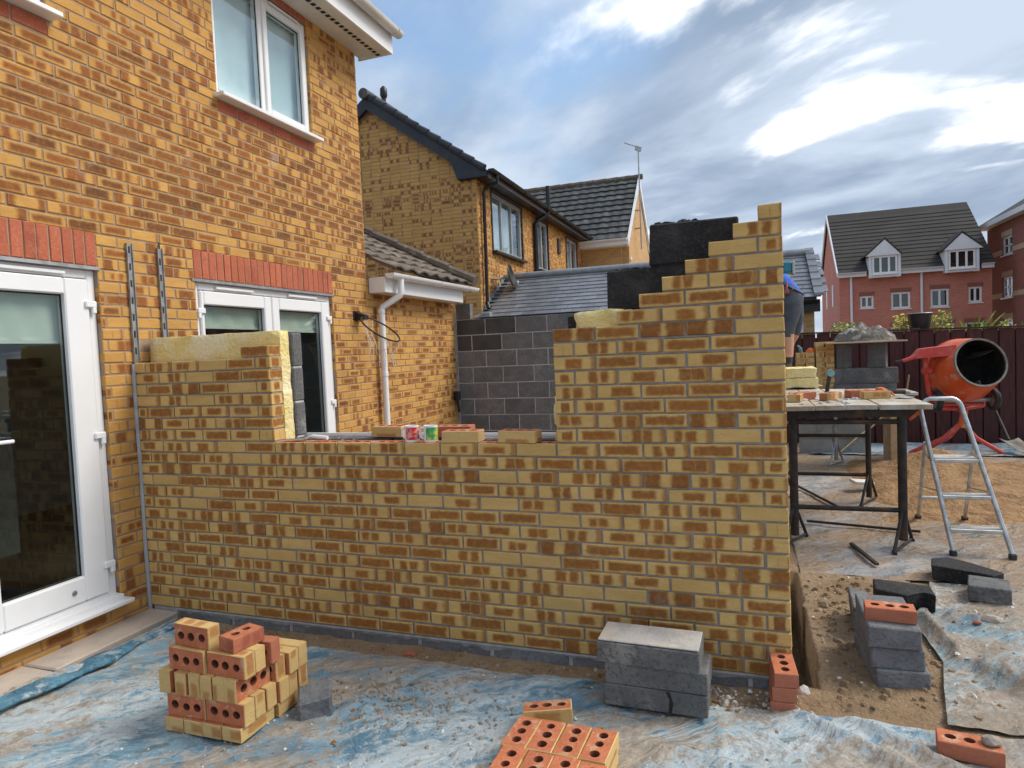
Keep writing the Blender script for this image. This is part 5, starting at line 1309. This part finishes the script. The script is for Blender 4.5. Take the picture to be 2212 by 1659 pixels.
for x, lab in ((1.55, 'small bent steel wall tie on the ledge next to the trowel'), (1.63, 'curled wall tie on the ledge between the trowel and the mugs')):
    m = MB(); m.tube([(x, .07, zs+.004), (x+.02, .06, zs+.03), (x+.03, .05, zs+.035), (x+.025, .045, zs+.01), (x+.06, .04, zs+.004)], .004, 6); tag(m.build('wall_tie', 'galv', None, True), lab, 'wall tie')
m = MB(); m.bbox(4.055, .05, 1.945, .05, .06, .05, .006); lb = thing('line_block', 'blue plastic corner block clipped to the end of the new wall', 'line block', (4.06, .05, 1.92))
m.build('body', 'cyan_plastic', lb); m = MB(); m.bbox(4.085, .05, 1.94, .012, .07, .06, .003); m.build('cheek', 'galv', lb)
m = MB(); m.tube([(4.07, .06, 1.93), (4.082, .065, 1.88), (4.083, .07, 1.84)], .0012, 5); m.build('string', 'orange_plastic', lb)

# ================================================================== HOOP ON THE HOUSE
hp = thing('basketball_hoop', 'bent black basketball ring with torn net on the brick wall beside the downpipe', 'basketball hoop', (0, 2.75, 2.05))
m = MB(); m.bbox(.008, 2.74, 2.06, .014, .12, .1, .004); m.prism([(.012, 2.70, 2.10), (.12, 2.70, 2.06), (.12, 2.70, 2.02), (.012, 2.70, 2.0)], (0, .09, 0)); m.build('bracket', 'black_plastic', hp)
cx, cz = .31, 1.875; rad = .225; tl = math.atan2(2.03-1.70, .44)
ring = [(.10+rad*math.cos(tl)*(1-math.cos(a))*1.0, 2.745+rad*math.sin(a), 2.04-rad*math.sin(tl)*(1-math.cos(a))) for a in [2*math.pi*k/36 for k in range(36)]]
m = MB(); m.tube(ring, .009, 7, closed=True); m.build('ring', 'steel_dark', hp, True)
m = MB(); rg = random.Random(4)
for k in range(0, 36, 3):
    p = Vector(ring[k]); c = Vector((.26, 2.745, 1.9)); q = p+(c-p)*.35+Vector((0, 0, -.2)); q2 = Vector(ring[(k+3) % 36])+(c-Vector(ring[(k+3) % 36]))*.35+Vector((0, 0, -.2))
    if rg.random() < .75: m.tube([p, p+(q-p)*.5+Vector((.01, 0, 0)), q2], .0028, 4)
    if rg.random() < .65: m.tube([Vector(ring[(k+3) % 36]), q], .0028, 4)
    e = q+Vector((rg.uniform(-.03, .03), rg.uniform(-.03, .03), -rg.uniform(.08, .2)))
    if rg.random() < .6: m.tube([q, e], .0028, 4)
m.build('net', 'net', hp)
m = MB(); m.bbox(.04, 5.13, 1.03, .08, .08, .13, .012); m.tube([(.04, 5.13, 1.0), (.05, 5.15, .8)], .02, 7); tag(m.build('outside_light', 'black_plastic'), 'small black fitting on the garage wall in the corner by the block wall', 'wall fitting')

# ================================================================== TRESTLES AND BOARDS
def trestle(y, xl, xr, ztop, bars, label, r=.027, mat='steel_dark', sk=0.):
    t = thing('trestle', label, 'trestle', ((xl+xr)/2, y, G), 0, 'steel trestles under the staging')
    m = MB(); m.box(xl-.06, xr+.06, y-.03, y+.03, ztop-.06, ztop); m.build('top_rail', mat, t)
    for x in (xl, xr):
        yy = y+(sk if x == xr else 0)
        m = MB(); m.tube([(x, yy, G+.06), (x, yy, ztop-.058)], r, 10); m.build('post', mat, t, True)
        for d in (-1, 1):
            m = MB(); m.tube([(x, yy, G+.32), (x+.10*d, yy+.2*d, G+.02)], .013, 7); m.tube([(x+.10*d, yy+.2*d-.03, G+.012), (x+.10*d, yy+.2*d+.03, G+.012)], .016, 7); m.build('leg', mat, t, True)
        m = MB(); m.tube([(x-.10, yy-.2, G+.02), (x+.10, yy+.2, G+.02)], .012, 6); m.build('foot_bar', mat, t, True)
    for z in bars:
        m = MB(); m.tube([(xl, y, z), (xr, y+sk, z)], .02, 8); m.build('crossbar', mat, t, True)
trestle(2.52, 4.215, 5.0, 1.035, (.935, .235), 'nearest dark steel trestle holding up the dirty boards beside the wall end', .034)
trestle(4.05, 4.22, 5.0, 1.035, (.225, .62), 'second dark steel trestle, farther back under the dirty boards')
trestle(6.25, 4.2, 4.96, .86, (.5,), 'third steel trestle, below the blocks that carry the mortar board', .024, 'galv')
gP = 'staging boards on the trestles'
def plank(x0, x1, y0, y1, z, label, th=.04, rz=0., mat='board_dirty'):
    m = MB(); m.bbox(0, 0, 0, x1-x0, y1-y0, th, .004, 0, None, .002); o = m.build('plank', mat); o.location = ((x0+x1)/2, (y0+y1)/2, z-th/2); o.rotation_euler = (0, 0, rz)
    return tag(o, label, 'plank', gP)
plank(4.16, 4.375, 2.40, 5.35, 1.076, 'long scaffold board against the end of the new wall, carrying the first red brick')
plank(4.38, 4.60, 2.43, 5.30, 1.077, 'long scaffold board under the tilted buff brick')
plank(4.605, 4.83, 2.46, 4.30, 1.076, 'shorter scaffold board under the pair of bricks')
plank(4.835, 5.19, 2.42, 4.25, 1.077, 'wide pale board at the ladder end of the staging')
m = MB(); m.bbox(4.45, 5.0, 1.086, .36, .7, .012, .003, 0, (0, 0, .1)); tag(m.build('plywood_sheet', 'ply'), 'stained sheet of plywood lying on the long boards', 'plywood')
zt = 1.078
pbrick((4.262, 2.85, zt+.033), FLAT(R(80)), 'red-ended brick on the staging right beside the new wall')
pbrick((4.33, 3.02, zt+.033), FLAT(R(40)), 'dark red brick on the staging tucked behind the red-ended one', None, True)
pbrick((4.545, 2.92, zt+.033), FLAT(R(62)), 'buff brick set askew on the staging below the hammer')
pbrick((4.80, 3.16, zt+.033), FLAT(R(25)), 'dark red brick on the staging behind the buff brick near the trowel', None, True)
pbrick((4.90, 3.02, zt+.033), FLAT(R(12)), 'buff brick on the staging touching the red-handled trowel')
hm = thing('hammer', 'club hammer with pale teal head standing on the staging', 'hammer', (4.60, 3.6, zt))
m = MB(); m.tube([(4.585, 3.6, zt), (4.60, 3.6, zt+.10), (4.615, 3.6, zt+.19)], [.02, .017, .02], 9); m.build('handle', 'rubber', hm, True)
m = MB(); m.tube([(4.625, 3.57, zt+.2), (4.62, 3.63, zt+.2)], .034, 12); m.build('head', 'teal_grip', hm, True)
tw = thing('trowel', 'bricklaying trowel with red handle lying on the ladder end of the staging', 'trowel', (5.05, 3.0, zt))
m = MB(); m.add([(5.02, 2.96, zt+.012), (5.12, 2.90, zt+.004), (5.20, 3.02, zt+.006), (5.10, 3.06, zt+.012), (5.02, 2.96, zt+.015), (5.12, 2.90, zt+.007), (5.20, 3.02, zt+.009), (5.10, 3.06, zt+.015)], [(3, 2, 1, 0), (4, 5, 6, 7), (0, 1, 5, 4), (1, 2, 6, 5), (2, 3, 7, 6), (3, 0, 4, 7)]); m.build('blade', 'galv', tw)
m = MB(); m.tube([(5.05, 3.03, zt+.02), (5.03, 3.05, zt+.045), (4.97, 3.09, zt+.05), (4.93, 3.12, zt+.05)], [.006, .012, .017, .015], 8); m.build('handle', 'red_paint', tw, True)
bo = thing('bolster', 'brick bolster with black grip lying across the staging edge', 'chisel', (5.1, 3.2, zt))
m = MB(); m.tube([(5.0, 3.22, zt+.04), (5.17, 3.25, zt+.035)], .02, 9); m.build('grip', 'rubber', bo, True); m = MB(); m.tube([(5.16, 3.25, zt+.035), (5.21, 3.26, zt+.03)], .014, 8); m.bbox(4.96, 3.21, zt+.02, .08, .06, .03, .004); m.build('shank', 'galv', bo, True)
m = MB(); m.lathe([(0, .055), (.03, .05), (.045, .02), (.045, 0), (0, 0)], 16, Matrix.Translation((4.97, 3.2, zt+.03))); m.tube([(4.97, 3.2, zt), (4.97, 3.2, zt+.035)], .02, 8); tag(m.build('line_reel', 'orange_plastic', None, True), 'round orange line reel between the bricks on the staging', 'line reel')
m = MB()
for k in range(26):
    c = Vector((rs.uniform(4.2, 4.75), rs.uniform(2.5, 3.3), zt-.004)); m.bbox(c.x, c.y, c.z+.006, rs.uniform(.02, .07), rs.uniform(.02, .06), rs.uniform(.01, .03), .004, 0, (rs.uniform(-.3, .3), .2, rs.uniform(0, 3)))
o = m.build('mortar_droppings', 'mortar_pale'); tag(o, 'dried mortar droppings on the staging boards', 'mortar', None, 'stuff')
gI = 'insulation batts lying on the staging'
batt('insulation_batt', 4.27, 4.57, 4.35, 4.85, 1.20, 1.30, 'upper pale wool batt lying on the staging by the worker', amp=.008, group=gI)
batt('insulation_batt', 4.26, 4.585, 4.33, 4.86, 1.095, 1.195, 'lower pale wool batt lying on the staging by the worker', amp=.008, group=gI)
# raised boards the worker stands on
gH = 'raised boards behind the new wall'
for k in range(3):
    m = MB(); m.bbox(3.55, 4.93+k*.23, 1.24, 1.5, .225, .04, .004); tag(m.build('plank', 'board_dirty'), ('raised plank nearest the new wall under the worker', 'middle raised plank under the worker', 'raised plank farthest from the new wall under the worker')[k], 'plank', gH)
trestle(5.16, 2.95, 4.1, 1.22, (.6,), 'trestle hidden behind the new wall under the raised planks')

# blocks and mortar board on the third trestle
for k, (a, b) in enumerate(((5.98, 6.2), (6.21, 6.43), (6.44, 6.66))):
    m = MB(); m.bbox(4.98, (a+b)/2, .88, 1.75, b-a, .038, .004); tag(m.build('plank', 'board_dirty'), ('near plank', 'middle plank', 'back plank')[k]+' across the third trestle below the mortar board', 'plank', 'planks below the mortar board')
m = MB(); m.bbox(5.62, 6.35, .4, .1, .5, .92, .006); tag(m.build('timber_prop', 'timber'), 'timber prop carrying the far end of the mortar board planks', 'prop')
gM = 'blocks carrying the mortar board'
def blk(cx, cy, cz, sx, sy, sz, mat, label, rz=0, grp=gM):
    m = MB(); m.bbox(0, 0, 0, sx, sy, sz, .006, 0, None, .003); o = m.build('block', mat); o.location = (cx, cy, cz); o.rotation_euler = (0, 0, rz); return tag(o, label, 'block', grp)
blk(5.165, 6.3, .95, .44, .215, .1, 'block_grey', 'flat grey block below the left of the large block pair under the mortar board')
blk(5.49, 6.3, .95, .35, .215, .1, 'block_grey', 'flat grey block below the right of the large block pair under the mortar board')
blk(5.30, 6.28, 1.105, .78, .1, .205, 'block_grey', 'long dusty block on edge under the mortar board')
blk(5.0, 6.38, 1.105, .1, .3, .205, 'block_dark', 'dark end-on block left of the long dusty one under the mortar board', .05)
blk(5.06, 6.32, 1.37, .215, .1, .32, 'block_grey', 'left upright block holding up the mortar board', .5)
blk(5.47, 6.32, 1.37, .215, .1, .32, 'block_grey', 'right upright block holding up the mortar board', -.4)
m = MB(); m.bbox(5.29, 6.36, 1.542, .93, .6, .018, .003, 0, (0, 0, .06)); tag(m.build('mortar_board', 'ply'), 'square plywood mortar board on upright blocks', 'board')
def mortar_heap():
    m = MB(); N = 40; vs = []
    for j in range(N+1):
        for i in range(N+1):
            x = 4.92+.78*i/N; y = 6.1+.52*j/N; d = math.hypot((x-5.33)/.36, (y-6.36)/.24)
            h = .17*max(0, 1-d**2.2)**.5*(1+.55*hn(x, y, 9, 2)+.3*abs(hn(x, y, 21, 5))) if d < 1 else 0
            h += max(0, .03*hn(x, y, 16, 4))*(1 if d < 1.1 else .2)+.02*hn(x, y, 30, 7)*(d < 1)
            vs.append((x, y, 1.549+h))
    n = N+1; m.add(vs, [(j*n+i, j*n+i+1, (j+1)*n+i+1, (j+1)*n+i) for j in range(N) for i in range(N)])
    tag(m.build('mortar_heap', 'mortar_wet', None, 'all'), 'rough heap of mixed mortar on the mortar board', 'mortar')
mortar_heap()
gL = 'pale blocks standing on the ground behind the trestles'
for k in range(2):
    for i in range(2): blk(4.80+i*.45, 7.2, G+.1075+.22*k, .44, .1, .215, 'block_light', ('lower' if k == 0 else 'upper')+(' left' if i == 0 else ' right')+' pale block of the low pile against the fence behind the trestles', 0, gL)
# bricks stacked by the mortar board
gK = 'bricks stacked beside the mortar board'
z = .90; k = 0
while z < 1.52:
    for d in (-.054, .054):
        c = (4.845+jt(.006)+(d if k % 2 else 0), 6.32+(0 if k % 2 else d), z+.033)
        pbrick(c, FLAT(R(90*(k % 2))+jt(.03)), 'buff brick, %s pair, %s course of the tall pile beside the mortar board' % (('lengthwise' if k % 2 else 'crosswise'), ORDX[k]), gK)
    z += .0665; k += 1
z = .90; k = 0
while z < 1.38:
    for d in (-.054, .054):
        c = (4.605+jt(.006)+(d if k % 2 else 0), 6.30+(0 if k % 2 else d), z+.033)
        pbrick(c, FLAT(R(90*(k % 2))+jt(.03)), 'buff brick, %s pair, %s course of the lower pile below the orange tool' % (('lengthwise' if k % 2 else 'crosswise'), ORDX[k]), gK)
    z += .0665; k += 1
m = MB(); m.lathe([(0, .06), (.03, .055), (.06, .02), (.065, 0), (0, 0)], 12, Matrix.Translation((4.68, 6.28, 1.434)) @ Matrix.Scale(.7, 4, (0, 1, 0))); tag(m.build('tool_cover', 'orange_plastic', None, True), 'bright orange tool cover on the lower brick pile', 'tool')
m = MB(); m.tube([(4.56, 6.26, 1.434), (4.55, 6.24, 1.50)], .022, 8); m.tube([(4.55, 6.24, 1.50), (4.52, 6.2, 1.53)], .012, 8); tag(m.build('spray_can', 'teal_grip', None, True), 'little teal bottle at the left of the orange tool cover', 'bottle')

# ================================================================== STEP LADDER
ld = thing('step_ladder', 'aluminium step ladder with rounded top hoop standing on the sheet', 'step ladder', (5.4, 2.8, G))
FL, FR, TL, TR = Vector((5.295, 2.36, G+.03)), Vector((5.665, 2.35, G+.03)), Vector((5.165, 2.68, 1.0)), Vector((5.45, 2.68, 1.0))
top = [TL]
for k in range(1, 6):
    a = R(90*k/6); top.append(TL+Vector((.09*(1-math.cos(a)), .01, .1*math.sin(a))))
right = [TR+Vector((-.09*(1-math.cos(R(90*k/6))), .01, .1*math.sin(R(90*k/6)))) for k in range(5, 0, -1)]
m = MB(); m.tube([FL]+top+right+[TR, FR], .0175, 10); m.build('front_frame', 'alu', ld, True)
for z, w in ((.125, .085), (.362, .09), (.625, .2)):
    t = (z-FL.z)/(TL.z-FL.z); a = FL.lerp(TL, t); b = FR.lerp(TR, t); c = (a+b)/2
    m = MB(); m.bbox(c.x, c.y+w/2-.015, z, (b-a).length-.015, w, .03, .005); m.build('tread', 'alu', ld)
    m = MB(); m.bbox(c.x, c.y+w/2-.015, z+.018, (b-a).length-.03, w-.01, .006, .002); m.build('tread_grip', 'block_top', ld)
RL, RR = Vector((5.30, 3.45, G+.02)), Vector((5.66, 3.45, G+.02))
for a, b in ((FL.lerp(TL, .76)+Vector((-.01, .04, 0)), RL), (FR.lerp(TR, .76)+Vector((.01, .04, 0)), RR)):
    m = MB(); m.tube([a, b], .015, 8); m.build('rear_leg', 'alu', ld, True)
m = MB(); m.tube([RL.lerp(FL.lerp(TL, .76), .3), RR.lerp(FR.lerp(TR, .76), .3)], .011, 7); m.build('rear_brace', 'alu', ld, True)
for a, b in ((FL.lerp(TL, .42), RL.lerp(FL.lerp(TL, .76), .45)), (FR.lerp(TR, .42), RR.lerp(FR.lerp(TR, .76), .45))):
    m = MB(); m.tube([a, b], .006, 6); m.build('stay', 'alu', ld, True)
for q in (FL, FR, RL, RR):
    m = MB(); m.bbox(q.x, q.y, G+.02, .045, .05, .05, .008); m.build('rubber_foot', 'rubber', ld)

# ================================================================== CEMENT MIXER
mx = thing('cement_mixer', 'orange cement mixer with tilted drum on its red stand by the fence', 'cement mixer', (6.55, 7.2, G))
ax = Vector((.24, -.93, .26)).normalized(); mouth = Vector((6.73, 6.75, 1.215)); DS = 1.19
MM = Matrix.Translation(mouth) @ ax.to_track_quat('Z', 'Y').to_matrix().to_4x4() @ Matrix.Scale(DS, 4)
m = MB()
prof = [(0, -.66), (.17, -.655), (.25, -.63), (.315, -.55), (.345, -.46), (.355, -.40), (.357, -.33), (.345, -.27), (.305, -.12), (.256, 0)]
m.lathe(prof, 40, MM); m.build('drum', 'orange_paint', mx, True)
m = MB(); m.lathe([(.252, .002), (.272, .006), (.274, -.018), (.256, -.02)], 40, MM); m.build('drum_rim', 'rim_dirty', mx, True)
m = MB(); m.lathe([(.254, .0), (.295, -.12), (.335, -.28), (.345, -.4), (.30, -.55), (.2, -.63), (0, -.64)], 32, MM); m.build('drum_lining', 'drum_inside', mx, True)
for a in (.6, 2.7, 4.8):
    p = [Vector((.29*math.cos(a), .29*math.sin(a), -.12)), Vector((.18*math.cos(a+.1), .18*math.sin(a+.1), -.14)), Vector((.18*math.cos(a+.3), .18*math.sin(a+.3), -.5)), Vector((.31*math.cos(a+.2), .31*math.sin(a+.2), -.5))]
    m = MB(); m.prism([MM @ q for q in p], (0.006, .004, .006)); m.build('mixing_blade', 'rim_dirty', mx)
m = MB(); m.lathe([(.3575, -.335), (.366, -.335), (.366, -.395), (.3575, -.395)], 40, MM); m.build('drum_band', 'orange_paint', mx, True)
cen = mouth-ax*.46; side = ax.cross(Vector((0, 0, 1))).normalized()      # towards picture right = -side?
sd = Vector((.85, .45, 0)).normalized()
A_ = cen-sd*.54+Vector((0, 0, .02)); B_ = cen+sd*.52
# yoke under the drum
yk = [A_+Vector((0, 0, .18)), A_, A_+Vector((.04, 0, -.30)), cen-sd*.33+Vector((0, 0, -.50)), cen+Vector((0, 0, -.53)), cen+sd*.33+Vector((0, 0, -.50)), B_+Vector((-.03, 0, -.28)), B_]
m = MB(); m.tube(yk, .028, 8); m.build('yoke', 'red_paint', mx, True)
for q in (A_, B_):
    m = MB(); d = (cen-q).normalized(); m.tube([q-d*.02, q+d*.07], .05, 12); m.build('pivot', 'red_paint', mx, True)
# motor housing and tipping handle at the upper left
h0 = A_+Vector((.05, 0, .2))
m = MB(); m.hexa([h0+Vector(q) for q in ((-.22, -.12, -.03), (.26, -.14, .0), (.26, .14, .0), (-.22, .14, -.03), (-.12, -.10, .1), (.28, -.12, .14), (.28, .12, .14), (-.12, .12, .1))]); m.build('motor_housing', 'red_paint', mx)
m = MB(); m.tube([h0+Vector((-.18, -.1, .0)), h0+Vector((-.36, -.12, -.06))], [.03, .022], 8); m.tube([h0+Vector((-.34, -.12, -.055)), h0+Vector((-.42, -.12, -.075))], .026, 8, 1); m.build('tip_handle', ['red_paint', 'rubber'], mx, True)
# axle, wheels, stand
axl = [Vector((6.24, 7.0, .70)), Vector((6.97, 7.12, .70))]
m = MB(); m.tube(axl, .03, 10); m.build('axle', 'galv', mx, True)
m = MB(); m.tube([axl[0]+Vector((.05, .03, -.06)), axl[1]+Vector((-.1, .03, -.06))], .022, 8); m.build('cross_tube', 'red_paint', mx, True)
wd = (axl[1]-axl[0]).normalized()
for c in (axl[0]+Vector((.04, -.03, 0)), axl[1]):
    Mw = Matrix.Translation(c) @ wd.to_track_quat('Z', 'Y').to_matrix().to_4x4()
    w = thing('x', '', '', (0, 0, 0)); bpy.data.objects.remove(w)
    m = MB(); m.lathe([(.10, -.032), (.135, -.036), (.152, -.02), (.155, 0), (.152, .02), (.135, .036), (.10, .032)], 26, Mw); wo = m.build('wheel', 'rubber', mx, True)
    m = MB(); m.lathe([(0, -.02), (.03, -.03), (.05, -.012), (.10, -.018), (.104, .018), (.05, .012), (.03, .03), (0, .02)], 22, Mw); m.build('hub', 'rim_dirty', wo, True)
pst = Vector((6.60, 7.08, .28))
m = MB(); m.tube([cen+Vector((0, 0, -.53)), Vector((6.62, 7.06, .55)), Vector((6.60, 7.08, .33))], [.05, .05, .045], 10); m.build('post', 'orange_paint', mx, True)
for f in ((5.98, 7.12), (6.3, 7.55), (7.09, 7.16)):
    m = MB(); m.tube([pst+Vector((0, 0, .12)), pst+Vector(((f[0]-6.6)*.35, (f[1]-7.08)*.35, -.10)), Vector((f[0], f[1], G+.025))], .028, 8); m.build('stand_leg', 'red_paint', mx, True)
m = MB(); m.tube([axl[0]+Vector((-.0, .05, -.02)), Vector((6.02, 7.25, .42))], .022, 7); m.build('frame_arm', 'orange_paint', mx, True)
ho = MB(); pts = [(6.03, 7.3, 1.05), (5.99, 7.28, .8), (5.9, 7.25, .69), (5.70, 7.2, .5), (5.52, 7.12, .33), (5.36, 7.0, .24), (5.2, 6.8, .14), (5.0, 6.6, .0), (4.85, 6.4, G+.03)]
ho.tube(pts, .011, 7); tag(ho.build('cable', 'rope', None, True), 'yellowish cable hanging from the mixer down behind the trestles', 'cable')

# shovel by the fence
sh = thing('shovel', 'long-handled shovel leaning on the fence right of the mixer', 'shovel', (7.25, 7.3, G))
hA, hB = Vector((7.13, 8.1, .90)), Vector((7.22, 7.38, .12))
m = MB(); m.tube([hA, hA.lerp(hB, .5)+Vector((0, 0, -.01)), hB], [.019, .019, .023], 9); m.build('shaft', 'steel_dark', sh, True)
m = MB(); m.tube([hA, hA+Vector((-.06, .03, .10))], .012, 7); m.tube([hA, hA+Vector((.05, .04, .11))], .012, 7); m.build('yoke', 'steel_dark', sh, True)
m = MB(); m.tube([hA+Vector((-.08, .03, .11)), hA+Vector((.07, .04, .12))], .016, 8); m.build('grip', 'paper', sh, True)
m = MB(); u = (hB-hA).normalized(); s = Vector((1, -.1, .05)).normalized(); vs = []
for i in range(7):
    t = i/6; w = .11*(1-.15*t) if i < 6 else .07
    for k in range(5):
        q = (k-2)/2; vs.append(hB+Vector((0, 0, -.01))+Vector((.09*t, -.42*t, -.13*t))+s*w*q+Vector((0, 0, .035*q*q)))
m.add(vs, [(i*5+k, i*5+k+1, (i+1)*5+k+1, (i+1)*5+k) for i in range(6) for k in range(4)]); o = m.build('blade', 'rim_dirty', sh, 'all'); md = o.modifiers.new('s', 'SOLIDIFY'); md.thickness = .004
# offcuts on the dirty sheet
def offcut(p0, p1, w, label, mat='timber', th=.02):
    p0, p1 = Vector(p0), Vector(p1); d = p1-p0; m = MB(); m.bbox(0, 0, 0, d.length, w, th, .003); o = m.build('timber_offcut', mat); o.location = (p0+p1)/2; o.rotation_euler = (0, 0, math.atan2(d.y, d.x)); tag(o, label, 'timber')
offcut((4.30, 4.9, G+.03), (4.68, 3.7, G+.03), .025, 'thin dark batten on the dirty sheet under the trestles', 'steel_dark')
offcut((4.62, 2.45, G+.03), (4.72, 1.95, G+.03), .03, 'short dark strip lying on the soil in front of the trestle', 'steel_dark')
offcut((4.35, 3.1, G+.03), (5.2, 2.9, G+.035), .02, 'long thin dark batten across the trestle feet', 'steel_dark')

# ================================================================== WORKER
def person():
    root = thing('person', 'worker in a blue t-shirt and grey shorts bending over behind the new wall', 'person', (4.24, 5.05, 1.26))
    V = []; E_ = []; Rr = []
    def add(p, r, par=None):
        V.append(Vector(p)); Rr.append(r); i = len(V)-1
        if par is not None: E_.append((par, i))
        return i
    bz = 1.26
    pel = add((4.31, 5.05, bz+.86), .155)
    wa = add((4.20, 5.05, bz+1.0), .15, pel); ch = add((4.02, 5.05, bz+1.13), .17, wa); up_ = add((3.86, 5.05, bz+1.19), .15, ch)
    nk = add((3.74, 5.05, bz+1.22), .06, up_); hd0 = add((3.67, 5.05, bz+1.23), .075, nk); hd = add((3.60, 5.05, bz+1.22), .10, hd0); hd2 = add((3.51, 5.05, bz+1.19), .085, hd)
    hands = []
    for s in (-1, 1):
        hp = add((4.32, 5.05+s*.10, bz+.80), .125, pel); th = add((4.31-(.02 if s < 0 else -.05), 5.05+s*.13, bz+.62), .105, hp); kn = add((4.27-(.02 if s < 0 else -.08), 5.05+s*.14, bz+.45), .075, th)
        cf = add((4.255+(.0 if s < 0 else .02), 5.05+s*.14, bz+.31), .066, kn); an = add((4.25-(.0 if s < 0 else -.03), 5.05+s*.14, bz+.09), .042, cf)
        hl = add((4.26, 5.05+s*.14, bz+.045), .045, an); to = add((4.13, 5.05+s*.15, bz+.035), .036, hl); add((4.06, 5.05+s*.155, bz+.03), .026, to)
        sh_ = add((3.87, 5.05+s*.17, bz+1.17), .075, up_); el = add((3.78, 5.05+s*.25, bz+.92), .05, sh_); wr = add((3.62, 5.05+s*.2, bz+.74), .033, el)
        pm = add((3.56, 5.05+s*.19, bz+.70), .032, wr); pm2 = add((3.52, 5.05+s*.185, bz+.67), .03, pm); hands.append((s, Vector((3.52, 5.05+s*.185, bz+.67))))
    me = bpy.data.meshes.new('body'); me.from_pydata([tuple(v) for v in V], E_, [])
    ob = bpy.data.objects.new('body', me); COL.objects.link(ob)
    sk = ob.modifiers.new('skin', 'SKIN'); 
    for i, sv_ in enumerate(me.skin_vertices[0].data): sv_.radius = (Rr[i], Rr[i]); sv_.use_root = (i == 0)
    ss = ob.modifiers.new('sub', 'SUBSURF'); ss.levels = 2; ss.render_levels = 2
    dg = bpy.context.evaluated_depsgraph_get(); m2 = bpy.data.meshes.new_from_object(ob.evaluated_get(dg)); bpy.data.objects.remove(ob)
    m2.name = 'body'; m2.materials.clear()
    for n in ('skin', 'blue_shirt', 'shorts', 'sock', 'boot', 'hair'): m2.materials.append(MATS[n])
    for p in m2.polygons:
        c = p.center; p.use_smooth = True; k = 0
        if c.z < bz+.075: k = 4
        elif c.z < bz+.15 and c.x > 4: k = 3
        elif c.x > 4.12 and c.z > bz+.40: k = 2 if (c.z-bz) < .90+(4.33-c.x)*.35 else 1
        elif c.x > 3.79 and c.z > bz+.98: k = 1
        elif c.x <= 3.79 and c.x > 3.72 and c.z > bz+1.12: k = 0
        elif c.x < 3.7 and c.z > bz+1.24: k = 5
        p.material_index = k
    o = put('body', m2, root)

    # fingers
    for s, w in hands:
        fv = []; fe = []; fr = []
        for f in range(5):
            off = Vector((-.0, (f-2)*.018, 0)); b = w+off*(1 if f else 1.3); L = (.035, .05, .055, .05, .038)[f]
            d = Vector((-.8, 0, -.5)).normalized() if f else Vector((-.5, -s*.7, -.3)).normalized()
            i0 = len(fv); fv += [b-d*.02, b+d*L*.6, b+d*L+Vector((0, 0, -.025))]; fr += [.010, .009, .007]; fe += [(i0, i0+1), (i0+1, i0+2)]
        mb = MB()
        for k in range(5): mb.tube(fv[k*3:k*3+3], fr[k*3:k*3+3], 7)
        mb.build('fingers', 'skin', root, 'all')
    # face
    mb = MB(); mb.tube([(3.50, 5.05, 1.26+1.115), (3.485, 5.05, 1.26+1.09)], [.016, .012], 7); mb.build('nose', 'skin', root, 'all')
    for s in (-1, 1):
        mb = MB(); mb.lathe([(0, .008), (.02, .006), (.026, -.004), (0, -.006)], 10, Matrix.Translation((3.60, 5.05+s*.1, 1.26+1.2)) @ Matrix.Rotation(R(90), 4, 'X')); mb.build('ear', 'skin', root, 'all')
        mb = MB(); mb.bbox(3.487, 5.05+s*.03, 1.26+1.135, .02, .026, .012, .004); mb.build('eye', 'sock', root)
    # belt with hanging red tape
    bl = [Vector((4.285+.15*math.cos(a)*.95+.0, 5.05+.172*math.sin(a), bz+.945+.15*math.cos(a)*(-.55))) for a in [2*math.pi*k/24 for k in range(24)]]
    mb = MB(); mb.tube(bl, .016, 6, closed=True); mb.build('belt', 'leather', root, 'all')
    mb = MB(); mb.tube([(4.25, 4.872, bz+1.02), (4.25, 4.868, bz+.93), (4.235, 4.866, bz+.88)], [.01, .014, .028], 7); mb.tube([(4.25, 4.87, bz+.95), (4.265, 4.866, bz+.875)], [.012, .022], 7); mb.build('tape', 'red_face', root, 'all')
person()
bpy.data.objects['person'].location.x += .075
